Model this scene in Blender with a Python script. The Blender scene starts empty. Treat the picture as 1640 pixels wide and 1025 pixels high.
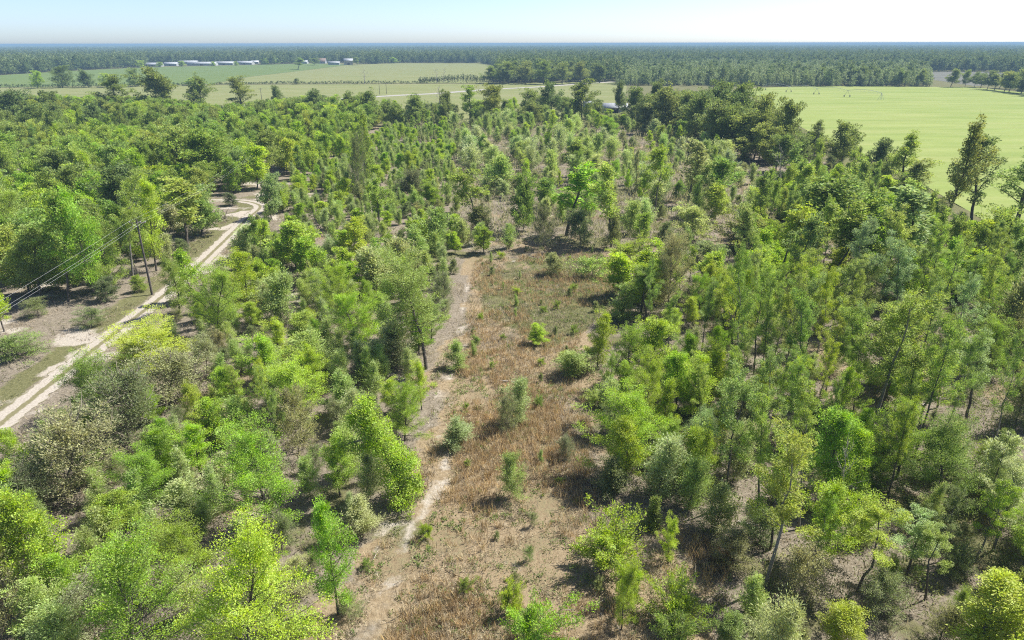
import bpy, math, random
import numpy as np

# ----------------------------------------------------------------------------- camera, sky, sun, exposure
S = bpy.context.scene
COL = S.collection
CAM_H = 32.0
FPX = 1092.0                       # focal length in photograph pixels (photograph is 1640 x 1025)
PITCH = math.radians(22.1)
SUN_AZ = math.radians(66.0)        # from +Y (view direction) towards +X
SUN_EL = math.radians(52.0)

cam_d = bpy.data.cameras.new('camera')
cam_d.sensor_width = 36.0
cam_d.lens = 36.0 * FPX / 1640.0
cam_d.clip_start = 0.5
cam_d.clip_end = 80000.0
cam = bpy.data.objects.new('camera', cam_d)
cam.location = (0, 0, CAM_H)
cam.rotation_euler = (math.pi / 2 - PITCH, math.radians(0.1), 0)
COL.objects.link(cam)
S.camera = cam

W = bpy.data.worlds.new("World")
S.world = W
W.use_nodes = True
wn = W.node_tree
wn.nodes.clear()
sky = wn.nodes.new('ShaderNodeTexSky')
sky.sky_type = 'NISHITA'
sky.sun_disc = False
sky.sun_elevation = SUN_EL
sky.sun_rotation = SUN_AZ
sky.altitude = 0
sky.air_density = 0.5
sky.dust_density = 0.75
sky.ozone_density = 1.5
bg = wn.nodes.new('ShaderNodeBackground')
bg.inputs['Strength'].default_value = 0.076
wo = wn.nodes.new('ShaderNodeOutputWorld')
wn.links.new(sky.outputs[0], bg.inputs[0])
wn.links.new(bg.outputs[0], wo.inputs[0])

sun_d = bpy.data.lights.new('sun', 'SUN')
sun_d.energy = 3.4
sun_d.angle = math.radians(0.53)
sun_d.color = (1.0, 0.95, 0.87)
sun = bpy.data.objects.new('sun', sun_d)
sun.rotation_euler = (math.pi / 2 - SUN_EL, 0, math.pi - SUN_AZ)
sun.location = (0, 0, 200)
COL.objects.link(sun)

S.view_settings.view_transform = 'Standard'
S.view_settings.look = 'None'
S.view_settings.gamma = 1.0
S.view_settings.use_curve_mapping = False
S.view_settings.exposure = 1.52
S.render.engine = 'CYCLES'
cy = S.cycles
cy.use_denoising = False
cy.filter_width = 1.15
cy.max_bounces = 8
cy.diffuse_bounces = 5
cy.glossy_bounces = 1
cy.transmission_bounces = 6
cy.transparent_max_bounces = 8
cy.volume_bounces = 0
cy.caustics_reflective = False
cy.caustics_refractive = False

# ----------------------------------------------------------------------------- helpers
rng = np.random.default_rng(7)
random.seed(7)
CP, SP = math.cos(PITCH), math.sin(PITCH)


def ray(px, py):
    x = (px - 820.0) / FPX
    y = -(py - 512.5) / FPX
    return x, CP + y * SP, -SP + y * CP


def G(px, py):
    """photograph pixel -> point on the ground"""
    x, dy, dz = ray(px, py)
    t = CAM_H / -dz
    return x * t, dy * t


def height_at(px, py, base_y):
    """height of something seen at row py that stands at depth base_y"""
    x, dy, dz = ray(px, py)
    return CAM_H + dz * base_y / dy


def proj(x, y, z):
    dz = z - CAM_H
    depth = y * CP - dz * SP
    up = y * SP + dz * CP
    return 820 + FPX * x / depth, 512.5 - FPX * up / depth


def Gs(pts):
    return np.array([G(*p) for p in pts])


def hash2(ix, iy, seed):
    n = (ix.astype(np.int64) * 374761393 + iy.astype(np.int64) * 668265263 + seed * 1274126177) & 0x7fffffff
    n = ((n ^ (n >> 13)) * 1274126177) & 0x7fffffff
    return ((n ^ (n >> 16)) & 0xffff) / 65535.0


def vnoise(x, y, scale, seed=0, octaves=3):
    x = np.asarray(x, float) / scale
    y = np.asarray(y, float) / scale
    out, amp, tot = 0, 1.0, 0
    for o in range(octaves):
        ix, iy = np.floor(x).astype(int), np.floor(y).astype(int)
        fx, fy = x - ix, y - iy
        fx, fy = fx * fx * (3 - 2 * fx), fy * fy * (3 - 2 * fy)
        a, b = hash2(ix, iy, seed + o), hash2(ix + 1, iy, seed + o)
        c, d = hash2(ix, iy + 1, seed + o), hash2(ix + 1, iy + 1, seed + o)
        out = out + amp * ((a * (1 - fx) + b * fx) * (1 - fy) + (c * (1 - fx) + d * fx) * fy)
        tot += amp
        amp *= 0.5
        x, y = x * 2.03, y * 2.03
    return out / tot


def sstep(a, b, v):
    t = np.clip((v - a) / (b - a), 0, 1)
    return t * t * (3 - 2 * t)


def polydist(x, y, line):
    """distance to a polyline"""
    x, y = np.asarray(x, float), np.asarray(y, float)
    best = np.full(x.shape, 1e9)
    for (ax, ay), (bx, by) in zip(line[:-1], line[1:]):
        dx, dy = bx - ax, by - ay
        t = np.clip(((x - ax) * dx + (y - ay) * dy) / (dx * dx + dy * dy + 1e-9), 0, 1)
        best = np.minimum(best, np.hypot(x - ax - t * dx, y - ay - t * dy))
    return best


def ragged(x, y, poly, amp=5.0):
    return inside(np.asarray(x) + (vnoise(x, y, 7, 201, 3) - 0.5) * 2 * amp, np.asarray(y) + (vnoise(x, y, 7, 202, 3) - 0.5) * 2 * amp, poly)


def inside(x, y, poly):
    x, y = np.asarray(x, float), np.asarray(y, float)
    r = np.zeros(x.shape, bool)
    n = len(poly)
    for i in range(n):
        x1, y1 = poly[i]
        x2, y2 = poly[(i + 1) % n]
        cond = ((y1 > y) != (y2 > y)) & (x < (x2 - x1) * (y - y1) / (y2 - y1 + 1e-12) + x1)
        r ^= cond
    return r


def smooth_line(pts, n=12):
    """Catmull-Rom through pts"""
    P = np.array(pts, float)
    P = np.vstack([2 * P[0] - P[1], P, 2 * P[-1] - P[-2]])
    out = []
    for i in range(1, len(P) - 2):
        for t in np.linspace(0, 1, n, endpoint=False):
            a, b, c, d = P[i - 1], P[i], P[i + 1], P[i + 2]
            out.append(0.5 * (2 * b + (c - a) * t + (2 * a - 5 * b + 4 * c - d) * t * t + (3 * b - a - 3 * c + d) * t ** 3))
    out.append(P[-2])
    return np.array(out)


def np_mesh(name, V, F, mats, mat_idx=None, tint=None, smooth=False):
    """mesh from numpy: V (n,3); F (m,4) or (m,3)"""
    me = bpy.data.meshes.new(name)
    V = np.ascontiguousarray(V, np.float32)
    F = np.ascontiguousarray(F, np.int32)
    k = F.shape[1]
    me.vertices.add(len(V))
    me.vertices.foreach_set('co', V.ravel())
    me.loops.add(F.size)
    me.loops.foreach_set('vertex_index', F.ravel())
    me.polygons.add(len(F))
    me.polygons.foreach_set('loop_start', np.arange(0, F.size, k, dtype=np.int32))
    for m in mats:
        me.materials.append(m)
    if mat_idx is not None:
        me.polygons.foreach_set('material_index', np.ascontiguousarray(mat_idx, np.int32))
    if smooth:
        me.polygons.foreach_set('use_smooth', np.ones(len(F), bool))
    me.update(calc_edges=True)
    if tint is not None:
        a = me.attributes.new('tint', 'FLOAT', 'FACE')
        a.data.foreach_set('value', np.ascontiguousarray(tint, np.float32))
    return me


def link(name, me, parent=None, loc=None, rot=None, scale=None):
    o = bpy.data.objects.new(name, me)
    COL.objects.link(o)
    if parent is not None:
        o.parent = parent
    if loc is not None:
        o.location = loc
    if rot is not None:
        o.rotation_euler = rot
    if scale is not None:
        o.scale = scale
    return o


def thing(o, label, cat, group=None):
    o['label'] = label
    o['category'] = cat
    if group:
        o['group'] = group
    return o


def kind(o, k, label=None):
    o['kind'] = k
    if label:
        o['label'] = label
    return o


class MB:
    """collects quads of boxes and tubes into one mesh"""
    def __init__(self):
        self.V, self.F, self.n = [], [], 0

    def add(self, V, F):
        self.V.append(np.asarray(V, float))
        self.F.append(np.asarray(F, int) + self.n)
        self.n += len(V)

    def box(self, c, s, rz=0.0):
        x, y, z = np.array(s) / 2.0
        v = np.array([[-x, -y, -z], [x, -y, -z], [x, y, -z], [-x, y, -z], [-x, -y, z], [x, -y, z], [x, y, z], [-x, y, z]])
        cr, sr = math.cos(rz), math.sin(rz)
        v = v @ np.array([[cr, sr, 0], [-sr, cr, 0], [0, 0, 1]]) + np.array(c)
        self.add(v, [[0, 3, 2, 1], [4, 5, 6, 7], [0, 1, 5, 4], [1, 2, 6, 5], [2, 3, 7, 6], [3, 0, 4, 7]])
        return self

    def tube(self, P, r, k=6):
        P = np.asarray(P, float)
        n = len(P)
        r = np.broadcast_to(np.asarray(r, float), (n,))
        T = np.gradient(P, axis=0)
        T /= np.linalg.norm(T, axis=1)[:, None] + 1e-9
        ref = np.array([1.0, 0, 0]) if abs(T[0, 0]) < 0.7 else np.array([0, 1.0, 0])
        A = np.cross(T, ref)
        A /= np.linalg.norm(A, axis=1)[:, None] + 1e-9
        B = np.cross(T, A)
        th = np.arange(k) * 2 * math.pi / k
        V = P[:, None, :] + r[:, None, None] * (A[:, None, :] * np.cos(th)[None, :, None] + B[:, None, :] * np.sin(th)[None, :, None])
        i = np.arange(n - 1)[:, None] * k
        j = np.arange(k)[None, :]
        j2 = (j + 1) % k
        F = np.stack([i + j, i + j2, i + k + j2, i + k + j], -1).reshape(-1, 4)
        self.add(V.reshape(-1, 3), F)
        return self

    def mesh(self, name, mat, smooth=False):
        return np_mesh(name, np.vstack(self.V), np.vstack(self.F), [mat], smooth=smooth)


# ----------------------------------------------------------------------------- materials
def new_mat(name):
    m = bpy.data.materials.new(name)
    m.use_nodes = True
    t = m.node_tree
    t.nodes.clear()
    return m, t, t.nodes.new, t.links.new


def leaf_material(name, base=None, transl=0.44, gloss=0.018, yellow=0.5, hue=0.016):
    """leaf: diffuse + translucent + a little gloss; base None = the object's own colour"""
    m, t, N, L = new_mat(name)
    out = N('ShaderNodeOutputMaterial')
    oi = N('ShaderNodeObjectInfo')
    at = N('ShaderNodeAttribute'); at.attribute_name = 'tint'
    tc = N('ShaderNodeTexCoord')
    nz = N('ShaderNodeTexNoise'); nz.inputs['Scale'].default_value = 0.9; nz.inputs['Detail'].default_value = 3
    L(tc.outputs['Object'], nz.inputs['Vector'])
    if base is None:
        col = oi.outputs['Color']
    else:
        rgb = N('ShaderNodeValToRGB')
        e = rgb.color_ramp.elements
        e[0].color = (*base[0], 1); e[1].color = (*base[-1], 1)
        for i, b in enumerate(base[1:-1]):
            e.new((i + 1) / (len(base) - 1)).color = (*b, 1)
        L(oi.outputs['Random'], rgb.inputs[0])
        col = rgb.outputs[0]
    # per leaf and per clump variation of the leaf's own pigment
    mr = N('ShaderNodeMapRange'); mr.inputs['To Min'].default_value = 0.76; mr.inputs['To Max'].default_value = 1.24
    L(at.outputs['Fac'], mr.inputs['Value'])
    mr2 = N('ShaderNodeMapRange'); mr2.inputs['From Min'].default_value = 0.3; mr2.inputs['From Max'].default_value = 0.7
    mr2.inputs['To Min'].default_value = 0.75; mr2.inputs['To Max'].default_value = 1.25
    L(nz.outputs[0], mr2.inputs['Value'])
    mul = N('ShaderNodeMath'); mul.operation = 'MULTIPLY'
    L(mr.outputs[0], mul.inputs[0]); L(mr2.outputs[0], mul.inputs[1])
    vm = N('ShaderNodeVectorMath'); vm.operation = 'SCALE'
    L(col, vm.inputs[0]); L(mul.outputs[0], vm.inputs['Scale'])
    hsv = N('ShaderNodeHueSaturation')
    hm = N('ShaderNodeMapRange'); hm.inputs['To Min'].default_value = 0.5 - hue; hm.inputs['To Max'].default_value = 0.5 + hue
    L(at.outputs['Fac'], hm.inputs['Value'])
    sm_ = N('ShaderNodeMapRange'); sm_.inputs['From Min'].default_value = 0.3; sm_.inputs['From Max'].default_value = 0.7
    sm_.inputs['To Min'].default_value = 1.12; sm_.inputs['To Max'].default_value = 0.78
    nz2 = N('ShaderNodeTexNoise'); nz2.inputs['Scale'].default_value = 2.1; nz2.inputs['Detail'].default_value = 2
    L(tc.outputs['Object'], nz2.inputs['Vector']); L(nz2.outputs[0], sm_.inputs['Value']); L(sm_.outputs[0], hsv.inputs['Saturation'])
    L(hm.outputs[0], hsv.inputs['Hue']); L(vm.outputs[0], hsv.inputs['Color'])
    df = N('ShaderNodeBsdfDiffuse'); tr = N('ShaderNodeBsdfTranslucent'); gl = N('ShaderNodeBsdfGlossy')
    gl.inputs['Roughness'].default_value = 0.6
    L(hsv.outputs[0], df.inputs[0])
    ty = N('ShaderNodeMix'); ty.data_type = 'RGBA'; ty.blend_type = 'MULTIPLY'; ty.inputs[0].default_value = yellow
    ty.inputs[7].default_value = (1.35, 1.25, 0.55, 1)
    L(hsv.outputs[0], ty.inputs[6]); L(ty.outputs[2], tr.inputs[0])
    m1 = N('ShaderNodeMixShader'); m1.inputs[0].default_value = transl
    L(df.outputs[0], m1.inputs[1]); L(tr.outputs[0], m1.inputs[2])
    m2 = N('ShaderNodeMixShader'); m2.inputs[0].default_value = gloss
    L(m1.outputs[0], m2.inputs[1]); L(gl.outputs[0], m2.inputs[2])
    L(m2.outputs[0], out.inputs[0])
    return m


def simple_mat(name, c1, c2, scale=4.0, rough=0.9, detail=4, bump=0.0, spec=0.2, coord='Object', metal=0.0):
    m, t, N, L = new_mat(name)
    out = N('ShaderNodeOutputMaterial')
    p = N('ShaderNodeBsdfPrincipled')
    p.inputs['Roughness'].default_value = rough
    p.inputs['Specular IOR Level'].default_value = spec
    p.inputs['Metallic'].default_value = metal
    tc = N('ShaderNodeTexCoord')
    nz = N('ShaderNodeTexNoise'); nz.inputs['Scale'].default_value = scale; nz.inputs['Detail'].default_value = detail
    L(tc.outputs[coord], nz.inputs['Vector'])
    r = N('ShaderNodeValToRGB')
    r.color_ramp.elements[0].position = 0.3; r.color_ramp.elements[1].position = 0.7
    r.color_ramp.elements[0].color = (*c1, 1); r.color_ramp.elements[1].color = (*c2, 1)
    L(nz.outputs[0], r.inputs[0]); L(r.outputs[0], p.inputs['Base Color'])
    if bump:
        b = N('ShaderNodeBump'); b.inputs['Strength'].default_value = bump; b.inputs['Distance'].default_value = 0.1
        L(nz.outputs[0], b.inputs['Height']); L(b.outputs[0], p.inputs['Normal'])
    L(p.outputs[0], out.inputs[0])
    return m


M_LEAF = leaf_material('leaf')
M_FAR = leaf_material('far_leaf', [(0.115, 0.18, 0.056), (0.175, 0.245, 0.08), (0.235, 0.295, 0.095), (0.145, 0.21, 0.064)], transl=0.3, gloss=0.02, yellow=0.3)
M_PINE = leaf_material('pine_leaf', [(0.27, 0.35, 0.14), (0.34, 0.41, 0.19), (0.30, 0.38, 0.14)], transl=0.35, gloss=0.03, yellow=0.3)
M_BARK = simple_mat('bark', (0.055, 0.046, 0.038), (0.17, 0.15, 0.125), 5.0, bump=0.6)
M_PALE_BARK = simple_mat('pale_bark', (0.15, 0.135, 0.118), (0.28, 0.26, 0.23), 6.0, bump=0.5)
M_TWIG = simple_mat('twig', (0.13, 0.115, 0.085), (0.24, 0.215, 0.165), 5.0)
M_DEAD = simple_mat('dead_wood', (0.24, 0.215, 0.185), (0.44, 0.41, 0.37), 6.0)

# ----------------------------------------------------------------------------- the lie of the land
ROAD = smooth_line(Gs([(-90, 752), (-30, 702), (0, 677), (60, 630), (120, 582), (170, 543), (215, 508), (252, 480), (300, 440), (335, 408), (368, 376), (395, 350), (416, 332), (404, 324), (370, 320), (330, 321), (290, 325)]), 10)
TRAIL = smooth_line(Gs([(575, 1040), (610, 985), (640, 880), (690, 800), (712, 745), (706, 690), (700, 650), (722, 592), (738, 540), (742, 480), (752, 425), (746, 370), (735, 320), (640, 262)]), 8)
SIDE_TRAIL = smooth_line(Gs([(395, 640), (420, 600), (460, 520), (470, 440), (540, 380), (600, 330), (640, 262)]), 8)
CLEARING = Gs([(762, 418), (960, 402), (1000, 430), (985, 480), (935, 530), (905, 590), (950, 650), (950, 760), (1000, 810), (1180, 890), (1120, 1180), (440, 1180), (560, 930), (640, 830), (690, 700), (690, 600), (735, 520)])
VERGE = ROAD + np.array([-3.2, 0.4])
RF = [tuple(p) for p in Gs([(1180, 142.5), (1300, 139), (1440, 140), (1560, 141), (1640, 150), (1760, 161), (2100, 300), (1900, 420), (1600, 372), (1560, 345), (1440, 275), (1300, 215), (1240, 178)])]


def ground_z(x, y):
    x, y = np.asarray(x, float), np.asarray(y, float)
    a = (vnoise(x, y, 9, 3, 3) - 0.5) * 0.7 + (vnoise(x, y, 1.9, 5, 2) - 0.5) * 0.22
    fade = (1 - sstep(260, 320, y)) * (1 - sstep(140, 165, np.abs(x))) * sstep(2.2, 6.0, polydist(x, y, ROAD))
    return a * fade * np.where(inside(x, y, RF), 0.0, 1.0)


def axis(dense0, dense1, step, far0, far1, grow=1.28):
    mid = list(np.arange(dense0, dense1 + 1e-6, step))
    lo, hi, s = [], [], step
    v = dense0
    while v > far0:
        s *= grow; v -= s; lo.append(max(v, far0))
    v, s = dense1, step
    while v < far1:
        s *= grow; v += s; hi.append(min(v, far1))
    return np.array(lo[::-1] + mid + hi)


gx = axis(-110, 110, 0.95, -25000, 25000)
gy = axis(22, 230, 0.95, -400, 25000)
X, Y = np.meshgrid(gx, gy)
Z = ground_z(X, Y)
near = (np.abs(X) < 170) & (Y < 330)
sand = np.zeros(X.shape); straw = np.zeros(X.shape); green = np.zeros(X.shape); dark = np.zeros(X.shape)
xs, ys = X[near], Y[near]
n1, n2, n3, n4 = vnoise(xs, ys, 4.0, 11, 4), vnoise(xs, ys, 7.0, 21, 3), vnoise(xs, ys, 2.2, 31, 3), vnoise(xs, ys, 13, 41, 3)
td = polydist(xs, ys, TRAIL)
sd = polydist(xs, ys, SIDE_TRAIL)
rd = polydist(xs, ys, ROAD)
vd = polydist(xs, ys, VERGE)
cl = ragged(xs, ys, CLEARING)
leftof = (rd < 30) & (xs < -44)
sa = 0.74 * (1 - sstep(0.1, 1.3, np.abs(td + (n3 - 0.5) * 3.0))) * sstep(0.36, 0.56, n1 * 0.5 + n3 * 0.5)
sa = np.where(inside(xs, ys, Gs([(965, 500), (1010, 430), (1300, 290), (1720, 400), (1720, 1090), (1200, 1090), (1190, 880), (1030, 790), (930, 590)])), 0.0, sa)
sa = np.maximum(sa, 0.7 * (1 - sstep(0.2, 1.6, sd + (n3 - 0.5) * 3.0)) * sstep(0.35, 0.6, n1))
sa = np.maximum(sa, np.where(cl, 0.5, 0.8) * sstep(0.58, 0.74, n1 * 0.5 + n2 * 0.2 + n3 * 0.3) * (xs < 8))
sa = np.maximum(sa, 0.5 * (1 - sstep(1.2, 1.9, rd + (n3 - 0.5) * 1.2)))
sa = np.maximum(sa, leftof * 0.9 * sstep(0.50, 0.66, n2 * 0.5 + n1 * 0.5))
st = cl * (0.42 + 0.58 * sstep(0.32, 0.56, n2 * 0.6 + n3 * 0.4)) + (~cl) * 0.6 * sstep(0.56, 0.7, n2)
st = np.where(leftof, st * 0.5, st)
gr = sstep(0.48, 0.68, n4 * 0.6 + n3 * 0.4) * np.where(cl, 0.45, 0.7)
back_poly = Gs([(765, 425), (960, 405), (1000, 440), (985, 480), (935, 530), (880, 560), (770, 500)])
back = inside(xs, ys, back_poly)
gr = np.maximum(gr, back * sstep(0.22, 0.48, n3 * 0.5 + n1 * 0.5) * 0.95)
gr = np.maximum(gr, 0.9 * (1 - sstep(6, 22, polydist(xs, ys, RF + RF[:1]))))
gr = np.maximum(gr, 1.0 * (1 - sstep(0.8, 2.2, vd + (n3 - 0.5) * 1.6)))
sand[near] = np.clip(sa, 0, 1); straw[near] = np.clip(st, 0, 1); green[near] = np.clip(gr, 0, 1)
far_green = sstep(260, 330, Y) + sstep(140, 180, np.abs(X))
green = np.maximum(green, np.clip(far_green, 0, 1))

ny, nx = X.shape
idx = np.arange(nx * ny).reshape(ny, nx)
F = np.stack([idx[:-1, :-1], idx[:-1, 1:], idx[1:, 1:], idx[1:, :-1]], -1).reshape(-1, 4)


def ground_material():
    m, t, N, L = new_mat('ground')
    out = N('ShaderNodeOutputMaterial')
    p = N('ShaderNodeBsdfPrincipled'); p.inputs['Roughness'].default_value = 1.0; p.inputs['Specular IOR Level'].default_value = 0.05
    tc = N('ShaderNodeTexCoord')
    at = N('ShaderNodeAttribute'); at.attribute_name = 'cover'
    sep = N('ShaderNodeSeparateColor'); L(at.outputs['Color'], sep.inputs[0])

    def noise(scale, detail=5, rough=0.6, stretch=None):
        n = N('ShaderNodeTexNoise'); n.inputs['Scale'].default_value = scale; n.inputs['Detail'].default_value = detail
        n.inputs['Roughness'].default_value = rough
        if stretch:
            mp = N('ShaderNodeMapping'); mp.inputs['Scale'].default_value = stretch
            L(tc.outputs['Object'], mp.inputs[0]); L(mp.outputs[0], n.inputs['Vector'])
        else:
            L(tc.outputs['Object'], n.inputs['Vector'])
        return n.outputs[0]

    def ramp(src, stops):
        r = N('ShaderNodeValToRGB')
        e = r.color_ramp.elements
        e[0].position, e[0].color = stops[0][0], (*stops[0][1], 1)
        e[1].position, e[1].color = stops[-1][0], (*stops[-1][1], 1)
        for q, c in stops[1:-1]:
            e.new(q).color = (*c, 1)
        L(src, r.inputs[0])
        return r.outputs[0]

    def mix(f, a, b):
        x = N('ShaderNodeMix'); x.data_type = 'RGBA'
        L(f, x.inputs[0]); L(a, x.inputs[6]); L(b, x.inputs[7])
        return x.outputs[2]

    def broken(mask, nz, lo=0.25, hi=0.75):
        """the cover's share turned into patches with ragged edges"""
        a = N('ShaderNodeMath'); a.operation = 'ADD'; L(mask, a.inputs[0]); L(nz, a.inputs[1])
        r = N('ShaderNodeMapRange'); r.inputs['From Min'].default_value = 1.0 - 0.12; r.inputs['From Max'].default_value = 1.0 + 0.18
        L(a.outputs[0], r.inputs['Value'])
        return r.outputs[0]
    fine = noise(3.2, 6, 0.75)
    fine2 = noise(1.3, 6, 0.7)
    veryfine = noise(9.0, 4, 0.7)
    litter = ramp(fine, [(0.25, (0.085, 0.07, 0.052)), (0.42, (0.165, 0.14, 0.105)), (0.58, (0.245, 0.212, 0.165)), (0.75, (0.34, 0.305, 0.25))])
    sandc = ramp(veryfine, [(0.25, (0.29, 0.255, 0.205)), (0.7, (0.45, 0.41, 0.355))])
    strawc = ramp(fine, [(0.28, (0.125, 0.092, 0.055)), (0.45, (0.24, 0.185, 0.115)), (0.72, (0.35, 0.285, 0.19))])
    greenc = ramp(fine, [(0.3, (0.075, 0.078, 0.036)), (0.5, (0.135, 0.135, 0.062)), (0.7, (0.19, 0.18, 0.095))])
    c = mix(broken(sep.outputs[1], fine2), litter, strawc)
    c = mix(broken(sep.outputs[2], fine), c, greenc)
    c = mix(broken(sep.outputs[0], fine2), c, sandc)
    L(c, p.inputs['Base Color'])
    b = N('ShaderNodeBump'); b.inputs['Strength'].default_value = 0.9; b.inputs['Distance'].default_value = 0.18
    L(fine, b.inputs['Height']); L(b.outputs[0], p.inputs['Normal'])
    L(p.outputs[0], out.inputs[0])
    return m


me = np_mesh('ground', np.stack([X, Y, Z], -1).reshape(-1, 3), F, [ground_material()], smooth=True)
ca = me.attributes.new('cover', 'FLOAT_COLOR', 'POINT')
ca.data.foreach_set('color', np.stack([sand, straw, green, np.ones(X.shape)], -1).astype(np.float32).ravel())
kind(link('ground', me), 'structure', 'sandy brown ground with patches of dry grass and leaf litter')

# dirt road with two pale sand tracks and a grassy middle
def strip(line, half, z, jitter=0.0, cols=9):
    T = np.gradient(line, axis=0)
    T /= np.linalg.norm(T, axis=1)[:, None]
    Nn = np.stack([-T[:, 1], T[:, 0]], -1)
    u = np.linspace(-1, 1, cols)
    n = len(line)
    w = np.full((n, cols), half)
    if jitter:
        w[:, 0] += rng.normal(0, jitter, n); w[:, -1] += rng.normal(0, jitter, n)
    P = line[:, None, :] + Nn[:, None, :] * (w * u[None, :])[:, :, None]
    V = np.concatenate([P, np.full((n, cols, 1), z)], -1).reshape(-1, 3)
    i = np.arange(n * cols).reshape(n, cols)
    F = np.stack([i[:-1, :-1], i[:-1, 1:], i[1:, 1:], i[1:, :-1]], -1).reshape(-1, 4)
    return V, F, np.tile(u, n)


def dense_line(line, step):
    d = np.r_[0, np.cumsum(np.hypot(*np.diff(line, axis=0).T))]
    s = np.arange(0, d[-1], step)
    return np.stack([np.interp(s, d, line[:, 0]), np.interp(s, d, line[:, 1])], -1)


def road_material():
    m, t, N, L = new_mat('dirt_road')
    out = N('ShaderNodeOutputMaterial')
    p = N('ShaderNodeBsdfPrincipled'); p.inputs['Roughness'].default_value = 1.0; p.inputs['Specular IOR Level'].default_value = 0.05
    at = N('ShaderNodeAttribute'); at.attribute_name = 'across'
    tc = N('ShaderNodeTexCoord')
    n1 = N('ShaderNodeTexNoise'); n1.inputs['Scale'].default_value = 1.1; n1.inputs['Detail'].default_value = 6; n1.inputs['Roughness'].default_value = 0.7
    n2 = N('ShaderNodeTexNoise'); n2.inputs['Scale'].default_value = 6.0; n2.inputs['Detail'].default_value = 5
    L(tc.outputs['Object'], n1.inputs['Vector']); L(tc.outputs['Object'], n2.inputs['Vector'])
    ab = N('ShaderNodeMath'); ab.operation = 'ABSOLUTE'; L(at.outputs['Fac'], ab.inputs[0])
    ad = N('ShaderNodeMath'); ad.operation = 'MULTIPLY_ADD'; ad.inputs[1].default_value = 0.5; ad.inputs[2].default_value = -0.25
    L(n1.outputs[0], ad.inputs[0])
    sm = N('ShaderNodeMath'); sm.operation = 'ADD'; L(ab.outputs[0], sm.inputs[0]); L(ad.outputs[0], sm.inputs[1])
    r = N('ShaderNodeValToRGB')
    e = r.color_ramp.elements
    e[0].position, e[0].color = 0.16, (1, 1, 1, 1)
    e[1].position, e[1].color = 1.02, (1, 1, 1, 1)
    e.new(0.27).color = (0, 0, 0, 1)
    e.new(0.86).color = (0, 0, 0, 1)
    L(sm.outputs[0], r.inputs[0])
    s = N('ShaderNodeValToRGB')
    s.color_ramp.elements[0].position, s.color_ramp.elements[0].color = 0.3, (0.27, 0.24, 0.20, 1)
    s.color_ramp.elements[1].position, s.color_ramp.elements[1].color = 0.7, (0.42, 0.385, 0.335, 1)
    L(n2.outputs[0], s.inputs[0])
    g = N('ShaderNodeValToRGB')
    g.color_ramp.elements[0].color = (0.11, 0.105, 0.05, 1); g.color_ramp.elements[1].color = (0.22, 0.20, 0.12, 1)
    L(n2.outputs[0], g.inputs[0])
    x = N('ShaderNodeMix'); x.data_type = 'RGBA'
    L(r.outputs[0], x.inputs[0]); L(s.outputs[0], x.inputs[6]); L(g.outputs[0], x.inputs[7])
    L(x.outputs[2], p.inputs['Base Color'])
    b = N('ShaderNodeBump'); b.inputs['Strength'].default_value = 0.5; b.inputs['Distance'].default_value = 0.076
    L(n1.outputs[0], b.inputs['Height']); L(b.outputs[0], p.inputs['Normal'])
    L(p.outputs[0], out.inputs[0])
    return m


V, Fq, u = strip(dense_line(ROAD, 0.5), 1.45, 0.03, 0.16)
me = np_mesh('dirt_road', V, Fq, [road_material()])
a = me.attributes.new('across', 'FLOAT', 'POINT'); a.data.foreach_set('value', u.astype(np.float32))
kind(link('dirt_road', me), 'structure', 'pale sandy two-track road with a grassy middle strip')

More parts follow.
